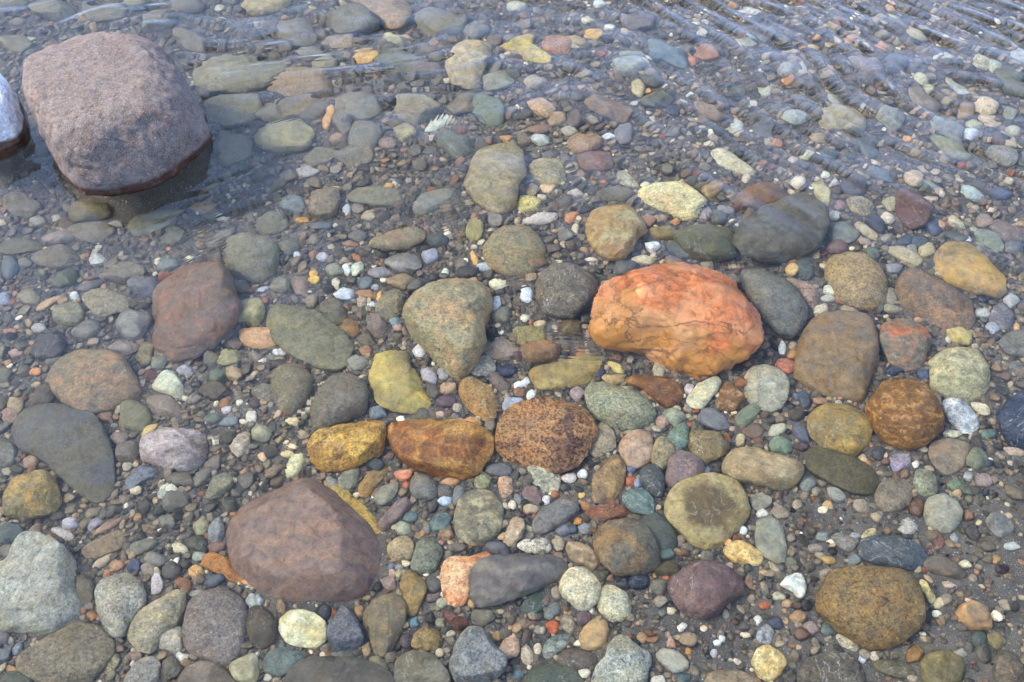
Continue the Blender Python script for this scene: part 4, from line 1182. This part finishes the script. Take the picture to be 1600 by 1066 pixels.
def poly_area(P):
    x, y = P[:, 0], P[:, 1]
    return 0.5 * abs(np.sum(x * np.roll(y, -1) - y * np.roll(x, -1)))

def stone_shape(it, hratio, sub, r, angular, top_limit=-0.007, zc=None, c=None, rough=1.0, grow=0.065, faces=None):
    """verts (around the stone's own centre), centre, ground outline"""
    cen = it['P'].mean(0)
    b0 = ground(cen[0], cen[1], -0.13); z0 = float(bed_z(*b0))
    zeq = zc if zc is not None else z0
    for _ in range(2):
        G = ground(it['P'][:, 0], it['P'][:, 1], np.full(len(it['P']), zeq))
        ext = G.max(0) - G.min(0)
        Gc = G - G.mean(0)
        ev = np.sqrt(np.linalg.eigvalsh(np.cov(Gc.T)) * 2)       # semi-axes
        if c is None:
            cc = hratio * ev[0]
            if zc is None:
                lim = top_limit - z0
                cc = min(cc, lim / 1.25)
                zeq = z0 + 0.22 * cc
        else: cc = c
    # turn so that the sight line runs along +y
    m = G.mean(0); azim = math.atan2(m[0], m[1])
    d = ray(*cen)
    if zeq < 0: d = refr(d)
    k = math.hypot(d[0], d[1]) / -d[2]
    R = np.array([[math.cos(azim), -math.sin(azim)], [math.sin(azim), math.cos(azim)]])   # world -> sight frame
    L = G @ R.T
    y0, y1 = L[:, 1].min(), L[:, 1].max(); D = y1 - y0
    kc = min(k * cc, 0.62 * D)
    B = (D * D - kc * kc) / (2 * D)
    yc = y0 + B
    far = L[:, 1] > yc
    L[far, 1] = yc + (L[far, 1] - yc) * B / (y1 - yc)
    ctr = np.array([(L[:, 0].min() + L[:, 0].max()) / 2, yc])
    if True:
        # area centroid keeps odd outlines star-shaped
        x, y = L[:, 0], L[:, 1]; cr = x * np.roll(y, -1) - np.roll(x, -1) * y
        A = cr.sum() / 2
        ctr = np.array([((x + np.roll(x, -1)) * cr).sum(), ((y + np.roll(y, -1)) * cr).sum()]) / (6 * A)
    L = (L - ctr) * (1.0 + grow)
    out = L @ R; centre = ctr @ R
    th = np.arctan2(out[:, 1], out[:, 0]); rr = np.hypot(out[:, 0], out[:, 1])
    o = np.argsort(th); th, rr = th[o], rr[o]
    bins = np.linspace(-math.pi, math.pi, 181)
    tgt = np.interp(bins, np.concatenate([th - 2 * math.pi, th, th + 2 * math.pi]), np.concatenate([rr, rr, rr]))
    tgt = np.convolve(np.concatenate([tgt[-3:-1], tgt, tgt[1:3]]), [.1, .2, .4, .2, .1], 'valid')
    v, f = unit_rock(sub, r, angular, faces=faces)
    vt = np.arctan2(v[:, 1], v[:, 0]); vr = np.hypot(v[:, 0], v[:, 1])
    idx = np.clip(((vt + math.pi) / (2 * math.pi) * 36).astype(int), 0, 35)
    mx = np.zeros(36); np.maximum.at(mx, idx, vr)
    mxs = np.interp(vt, (np.arange(-1, 37) + 0.5) / 36 * 2 * math.pi - math.pi, np.concatenate([mx[-1:], mx, mx[:1]]))
    s = np.interp(vt, bins, tgt) / mxs
    size = float(np.sqrt(np.mean(tgt ** 2)))
    # near the axis the outline matters less
    s = size * (1 - np.clip(vr / mxs, 0, 1) ** 0.7) + s * np.clip(vr / mxs, 0, 1) ** 0.7
    V = np.empty_like(v)
    V[:, 0] = v[:, 0] * s; V[:, 1] = v[:, 1] * s; V[:, 2] = v[:, 2] * cc / np.abs(v[:, 2]).max()
    tilt = r.normal(0, 0.05, 2); V[:, 2] += V[:, 0] * tilt[0] * cc / size + V[:, 1] * tilt[1] * cc / size
    nrm = V / np.maximum(np.linalg.norm(V, axis=1, keepdims=True), 1e-9)
    q = V / size
    so = int(r.integers(1, 9999))
    disp = 0.045 * fbm3(q * 1.7 + 5, 4, so, 0.5) + 0.012 * fbm3(q * 9, 2, so + 3, 0.5)
    ridge = 1 - np.abs(noise3(q * 2.6 + 11, so + 9)); disp = disp - 0.03 * np.clip(ridge - 0.8, 0, 1) * 5 * angular
    V = V + nrm * (disp * min(size, cc * 1.6) * rough)[:, None]
    return V, f, np.array([centre[0], centre[1], zeq]), out + centre, size

water_z = 0.0
items = parse()
footprints = []
big_items = [i for i in items if i['label']]
small_items = [i for i in items if not i['label']]

def add_stone(it, V, f, ctr, name, group):
    o = mesh_object(name, V, f, MATS[it['pat']])
    o.location = ctr
    a = albedo(it['hex']); o.color = (*a, 1)
    t = albedo(it['hex2']); o['tone'] = [float(x) for x in t]
    o['label'] = it['label']; o['category'] = name
    o['reach'] = float(np.hypot(V[:, 0], V[:, 1]).max())
    if group: o['group'] = group
    return o

# the big pink-grey boulder standing out of the water
tl = dict(P=smooth_poly([(31,140),(43,102),(80,72),(130,52),(165,48),(205,56),(245,72),(285,95),(310,130),(328,175),(334,208),(322,238),(288,266),(240,287),(185,302),(130,308),(97,292),(70,255),(45,205)]),
          hex='6f6767', pat='d', hex2='5e5250', label='large pink-grey boulder standing out of the water, dark wet band at its foot')
def undercut(V, c):
    k = 1 - 0.38 * np.clip(-V[:, 2] / c, 0, 1) ** 0.8
    V[:, :2] *= k[:, None]
    return V

def fit_emergent(it, seed, angular, c, rough):
    """adjust the traced outline until the standing rock's silhouette fills it"""
    src = it['P'].copy(); P = src.copy()
    lo, hi = src.min(0), src.max(0)
    for _ in range(5):
        it['P'] = P
        V, f, ctr, outl, size = stone_shape(it, 1, 5, np.random.default_rng(seed), angular, zc=0.0, c=c, rough=rough, grow=0)
        V[:, 2] = np.sign(V[:, 2]) * c * (1 - (1 - np.clip(np.abs(V[:, 2]) / c, 0, 1)) ** 1.6)
        V = undercut(V, c)
        Q = V + ctr; Q = Q[Q[:, 2] > -0.002] - (0, 0, CAM_H)
        dep = Q[:, 1] * cp - Q[:, 2] * sp; upc = Q[:, 1] * sp + Q[:, 2] * cp
        pq = np.stack([W / 2 + FPX * Q[:, 0] / dep, H / 2 - FPX * upc / dep], 1)
        l2, h2 = pq.min(0), pq.max(0)
        P = (P - (l2 + h2) / 2) * (hi - lo) / (h2 - l2) + (lo + hi) / 2
    it['P'] = P
    V, f, ctr, outl, size = stone_shape(it, 1, 6, np.random.default_rng(seed), angular, zc=0.0, c=c, rough=rough, grow=0)
    V[:, 2] = np.sign(V[:, 2]) * c * (1 - (1 - np.clip(np.abs(V[:, 2]) / c, 0, 1)) ** 1.6)
    return undercut(V, c), f, ctr, outl, size
V, f, ctr, outl, size = fit_emergent(tl, 12, 0.42, 0.155, 1.1)
add_stone(tl, V, f, ctr, 'boulder', None); footprints.append(outl)

HS = {}
for n, it in enumerate(big_items):
    A = poly_area(it['P'])
    r = np.random.default_rng(100 + n)
    lab = it['label']
    ang = float(np.clip(r.normal(0.75, 0.18), 0.3, 0.98))
    if any(w in lab for w in ('round', 'smooth', 'oval', 'egg', 'cobble')): ang = min(ang, 0.22)
    if any(w in lab for w in ('angular', 'wedge', 'block', 'triangular', 'chipped', 'slab', 'ridged')): ang = max(ang, 0.75)
    hr = float(np.clip(r.normal(0.66, 0.1), 0.45, 0.9))
    if any(w in lab for w in ('flat', 'slab', 'low ')): hr = 0.42
    sub = 6 if A > 25000 else 5 if A > 4500 else 4 if A > 900 else 3
    kw = {}
    if lab.startswith('pale grey boulder'): kw = dict(zc=0.0, c=0.11); ang = 0.3
    if lab.startswith('big bright orange'): hr, ang = 0.85, 0.6; kw = dict(rough=1.35, grow=0.03)
    if lab.startswith('big flat purple'): hr, ang = 0.55, 0.98; kw = dict(rough=0.5, faces=[(-.16, -.12, 1, .60), (.9, -.1, .5, .74), (.25, -1, .45, .82), (-.5, -.9, .5, .85), (.3, 1, .5, .9), (-1, .2, .45, .9), (-.6, .8, .5, .88), (.75, .7, .5, .8), (0, 0, -1, .8), (.8, -.8, .2, .85)])
    V, f, ctr, outl, size = stone_shape(it, hr, sub, r, ang, **kw)
    if lab.startswith('pale grey boulder'): V[:, 2] = np.sign(V[:, 2]) * 0.11 * (1 - (1 - np.clip(np.abs(V[:, 2]) / 0.11, 0, 1)) ** 1.8)
    name = 'boulder' if A > 22000 else 'pebble' if 'pebble' in lab else 'stone'
    add_stone(it, V, f, ctr, name, 'pebbles on the stream bed' if name == 'pebble' else 'stones on the stream bed')
    footprints.append(outl)

# ---------------------------------------------------------------- the stream bed
def axis(lo, hi, step, far, grow=1.35):
    a = list(np.arange(lo, hi + step / 2, step)); s = step; x = a[-1]
    up = []
    while x < hi + far: s *= grow; x += s; up.append(x)
    s = step; x = lo; dn = []
    while x > lo - far: s *= grow; x -= s; dn.append(x)
    return np.array(dn[::-1] + a + up)

def sheet(name, xs, ys, zf, mat):
    X, Y = np.meshgrid(xs, ys); Z = zf(X.ravel(), Y.ravel())
    v = np.stack([X.ravel(), Y.ravel(), Z], 1)
    nx, ny = len(xs), len(ys)
    i = (np.arange(ny - 1)[:, None] * nx + np.arange(nx - 1)[None, :]).ravel()
    fc = np.stack([i, i + 1, i + nx + 1, i + nx], 1)
    return mesh_object(name, v, fc, mat)

bed = sheet('stream_bed', axis(-2.9, 2.9, 0.012, 40), axis(0.0, 3.5, 0.012, 40), bed_z, bed_mat())
bed['kind'] = 'structure'

# ---------------------------------------------------------------- gravel: every smaller stone, one mass
X0, X1, Y0, Y1, CELL = -2.9, 2.9, 0.0, 3.5, 0.003
GW, GH = int((X1 - X0) / CELL), int((Y1 - Y0) / CELL)
occ = np.zeros((GH, GW), np.uint8)

def fill_poly(P, shrink=0.0):
    c = P.mean(0); P = c + (P - c) * (1 - shrink)
    x0, x1 = int((P[:, 0].min() - X0) / CELL), int((P[:, 0].max() - X0) / CELL) + 1
    y0, y1 = int((P[:, 1].min() - Y0) / CELL), int((P[:, 1].max() - Y0) / CELL) + 1
    x0, y0 = max(x0, 0), max(y0, 0); x1, y1 = min(x1, GW), min(y1, GH)
    if x1 <= x0 or y1 <= y0: return
    gx, gy = np.meshgrid(X0 + (np.arange(x0, x1) + .5) * CELL, Y0 + (np.arange(y0, y1) + .5) * CELL)
    ins = np.zeros(gx.shape, bool)
    for a, b in zip(P, np.roll(P, -1, 0)):
        if a[1] == b[1]: continue
        c1 = (a[1] > gy) != (b[1] > gy)
        ins ^= c1 & (gx < (b[0] - a[0]) * (gy - a[1]) / (b[1] - a[1]) + a[0])
    occ[y0:y1, x0:x1] |= ins.astype(np.uint8)

for P in footprints: fill_poly(P, 0.06)

GV, GF, GC = [], [], []; nv = 0
def push(v, f, colour):
    global nv
    GV.append(v.astype(np.float32)); GF.append((f + nv).astype(np.int32))
    GC.append(np.repeat(np.array([[*colour, 1.0]], np.float32), len(v), 0)); nv += len(v)

for n, it in enumerate(small_items):
    r = np.random.default_rng(5000 + n)
    V, f, ctr, outl, size = stone_shape(it, 0.7, 3, r, 0.4)
    push(V + ctr, f, albedo(it['hex'])); fill_poly(outl, 0.1)

PAL = [('77746c', 16), ('6a6a66', 14), ('8a867c', 10), ('565a60', 9), ('464c58', 6), ('8c7c66', 9), ('9c8a68', 6), ('a49c84', 6),
       ('6c7468', 6), ('5c6c6c', 4), ('7c6660', 6), ('b8b4a4', 4), ('d0ccbc', 2.2), ('a8683c', 1.0), ('c09048', 1.0), ('8a5038', 1.2), ('946c48', 3), ('343844', 3)]
pw = np.array([p[1] for p in PAL], float); pw /= pw.sum()
pcol = np.array([albedo(p[0]) for p in PAL])
LIB = {}
for sub in (1, 2, 3):
    LIB[sub] = []
    for k in range(14):
        r = np.random.default_rng(900 + k); v, f = unit_rock(sub, r, float(r.uniform(0.5, 1.0)), 11)
        v = v + v * (0.06 * noise3(v * 2.2 + k * 3, k))[:, None]
        LIB[sub].append((v, f))

def density(x, y):
    """how thickly pebbles lie: sandy at the near right, silty at the left"""
    a = 0.5 + 0.5 * noise2(x * 3.1, y * 3.1, 31)
    d = 0.85 + 0.0 * x
    sand = np.clip((x - 0.42) / 0.2, 0, 1) * np.clip((1.12 - y) / 0.2, 0, 1)
    sand2 = np.clip((x - 0.15) / 0.15, 0, 1) * np.clip((0.86 - y) / 0.12, 0, 1)
    d = d * (1 - 0.80 * np.maximum(sand, sand2) * (0.5 + 0.5 * a))
    silt = np.clip((0.0 - x) / 0.5, 0, 1) * np.clip((y - 0.95) / 0.3, 0, 1)
    d = d * (1 - 0.35 * silt * a)
    return d

def in_view(x, y):
    return (np.abs(x) < 0.95 + 0.60 * y) & (y > 0.12) & (y < 3.35)

for rad0, rad1, tries, sub, allow in ((0.017, 0.024, 2600, 3, 0.22), (0.011, 0.017, 15000, 3, 0.2), (0.0075, 0.011, 58000, 2, 0.27), (0.005, 0.0075, 140000, 2, 0.42), (0.003, 0.005, 240000, 1, 0.5)):
    xs = rng.uniform(X0 + .1, X1 - .1, tries); ys = rng.uniform(Y0 + .1, Y1 - .1, tries)
    ok = in_view(xs, ys) & (rng.random(tries) < density(xs, ys))
    core = (np.abs(xs) < 0.50 + 0.54 * ys) & (ys > 0.45)
    if sub == 1: ok &= (ys < 2.3) & core
    if rad1 > 0.02: ok &= ((ys > 1.45) & (xs < 0.5)) | (xs < -0.35) | ~core
    xs, ys = xs[ok], ys[ok]
    zb = bed_z(xs, ys)
    for x, y, z in zip(xs, ys, zb):
        a = rng.uniform(rad0, rad1) ; b = a * rng.uniform(0.6, 0.95)
        ci, cj = int((x - X0) / CELL), int((y - Y0) / CELL); kk = max(1, int(b / CELL))
        win = occ[cj - kk:cj + kk + 1, ci - kk:ci + kk + 1]
        if win.size == 0 or win.mean() > allow: continue
        occ[cj - kk:cj + kk + 1, ci - kk:ci + kk + 1] = 1
        v, f = LIB[sub][rng.integers(14)]
        cz = b * rng.uniform(0.45, 0.8)
        t = rng.uniform(0, 6.28); ct, st = math.cos(t), math.sin(t)
        q = v * (a, b, cz)
        e1, e2 = rng.normal(0, 0.22, 2)
        q = np.stack([q[:, 0] * ct - q[:, 1] * st, q[:, 0] * st + q[:, 1] * ct, q[:, 2] + q[:, 0] * e1 + q[:, 1] * e2], 1)
        q += (x, y, z + cz * rng.uniform(0.1, 0.7))
        c = pcol[rng.choice(len(PAL), p=pw)] * rng.uniform(0.26, 1.2); c = (c.mean() + (c - c.mean()) * rng.uniform(0.4, 0.95)) * (1.17, 1.02, 0.79) + np.array([.006, .002, -.003])
        if rad1 > 0.02: c = c * 0.4 + np.array([.115, .10, .066]) * 0.6
        push(q, f, c)
gravel = mesh_object('pebble_gravel', np.concatenate(GV), np.concatenate(GF), gravel_mat())
att = gravel.data.color_attributes.new('pebble_colour', 'FLOAT_COLOR', 'POINT')
att.data.foreach_set('color', np.concatenate(GC).ravel())
gravel['kind'] = 'stuff'; gravel['label'] = 'small mixed river pebbles and grit between the larger stones'
print('gravel faces', len(gravel.data.polygons))

# ---------------------------------------------------------------- the water surface
def surf(px, py): return ground(px, py, 0.0)

PACK = []   # fine comb ripples: pixel x, y, crest direction (deg, image, clockwise), half length, half width (px), slope
for p in ((700,185,-60,40,30,.30),(570,560,55,70,55,.22),(640,600,20,70,45,.16),(450,690,35,60,50,.22),(475,770,70,50,40,.26),(815,322,35,60,60,.32),
          (1180,340,60,70,60,.25),(1150,410,75,45,30,.30),(900,545,5,110,30,.26),(560,505,80,60,50,.18),(500,600,70,80,60,.18),(200,850,55,80,40,.28),
          (250,770,55,70,40,.28),(150,400,-10,70,40,.20),(430,210,-20,60,45,.20),(700,340,-15,120,60,.14),(800,640,0,60,30,.14),(60,860,50,60,40,.18),
          (380,350,-30,90,60,.22),(330,380,-25,110,50,.22),(620,300,10,120,70,.12),(950,480,-5,30,30,.25),(1420,1000,60,60,40,.12),(230,760,70,40,30,.25),
          (830,440,-10,80,50,.16),(1080,330,60,50,40,.2),(290,700,80,60,50,.22),(590,690,30,60,40,.14),(520,700,60,60,40,.14),(345,560,60,80,60,.14)):
    PACK.append(p)

def water_h(x, y):
    inv = (np.abs(x) < 2.0) & (y > 0.1) & (y < 3.2)
    h = np.zeros_like(x)
    xi, yi = x[inv], y[inv]
    far = np.clip((yi - 1.05) / 1.2, 0, 1)
    # two families of wind-drawn, stretched ripples; which one rules depends on where
    def streak(ang, along, across, seed, warp=0.03):
        a = math.radians(ang); wx = xi + warp * noise2(xi * 3, yi * 3, seed + 50); wy = yi + warp * noise2(xi * 3 + 7, yi * 3, seed + 60)
        u = wx * math.cos(a) + wy * math.sin(a); w = -wx * math.sin(a) + wy * math.cos(a)
        return noise2(u / along, w / across, seed) + 0.28 * noise2(u / along * 2.1, w / across * 2.0, seed + 1)
    right = np.clip((xi + 0.1) / 0.5, 0, 1); left = 1 - right
    amp = (0.0004 + 0.0042 * far ** 1.0) * (0.65 + 0.35 * right)
    h1 = 0.78 * streak(-52, 0.11, 0.031, 3, 0.08) * right + streak(22, 0.11, 0.046, 13, 0.10) * left
    h2 = streak(-30, 0.09, 0.06, 23, 0.08)
    patch = 0.45 + 0.55 * np.clip(0.5 + 0.9 * noise2(xi * 2.3, yi * 2.3, 77), 0, 1)
    hh = amp * patch * (h1 * (0.45 + 0.55 * (left * 0.8 + right * 1.0)) + 0.5 * h2)
    hh = hh + 0.0036 * noise2(xi * 6, yi * 7, 41) * (0.35 + far) + 0.00045 * noise2(xi * 17, yi * 19, 42) * (0.6 + far)
    hh = hh + 0.0008 * noise2(xi * 21, yi * 25, 47) * (0.25 + 0.75 * left) * patch + 0.00018 * noise2(xi * 48, yi * 60, 48) * (0.3 + 0.7 * left) * patch
    # disturbance downstream of the big boulder
    bx, by = surf(330, 300)
    dd = np.hypot(xi - bx, (yi - by)); e = np.exp(-(dd / 0.28) ** 2)
    hh = hh + e * 0.0011 * streak(28, 0.14, 0.024, 91)
    bx, by = surf(20, 280)
    dd = np.hypot(xi - bx, (yi - by)); e = np.exp(-(dd / 0.22) ** 2)
    hh = hh + e * 0.0011 * streak(20, 0.12, 0.022, 95)
    for px, py, ang, lh, wh, slope in PACK:
        c = surf(px, py)
        e1 = surf(px + math.cos(math.radians(ang)) * 20, py + math.sin(math.radians(ang)) * 20) - c
        e1 = e1 / np.hypot(*e1); e2 = np.array([-e1[1], e1[0]])
        sc_ = np.hypot(*(surf(px + 1, py) - c))
        u = ((xi - c[0]) * e1[0] + (yi - c[1]) * e1[1]); w = ((xi - c[0]) * e2[0] + (yi - c[1]) * e2[1])
        L, Wd = lh * sc_, wh * sc_ * 1.2
        near = (np.abs(u) < 2.6 * L) & (np.abs(w) < 2.6 * Wd)
        if not near.any(): continue
        u, w = u[near], w[near]
        lam = 0.0085 * (1 + 0.15 * np.sin(px))
        ph = w + 0.012 * noise2(u * 14 + px, w * 9, 71) + 1.1 * u * u
        hh[near] += 1.25 * slope * lam / 6.283 * np.sin(ph / lam * 6.283) * np.exp(-(u / L) ** 2 - (w / Wd) ** 2) * np.clip(0.6 + 0.8 * noise2(u * 30 + px, w * 30, 72), 0, 1.2)
    edge = np.clip((2.0 - np.abs(xi)) / 0.2, 0, 1) * np.clip((yi - 0.1) / 0.1, 0, 1) * np.clip((3.2 - yi) / 0.2, 0, 1)
    h[inv] = hh * edge
    return h

water = sheet('water', axis(-1.85, 1.85, 0.0025, 40, 1.5), axis(0.35, 2.9, 0.0025, 40, 1.5), water_h, water_mat())
water['kind'] = 'structure'
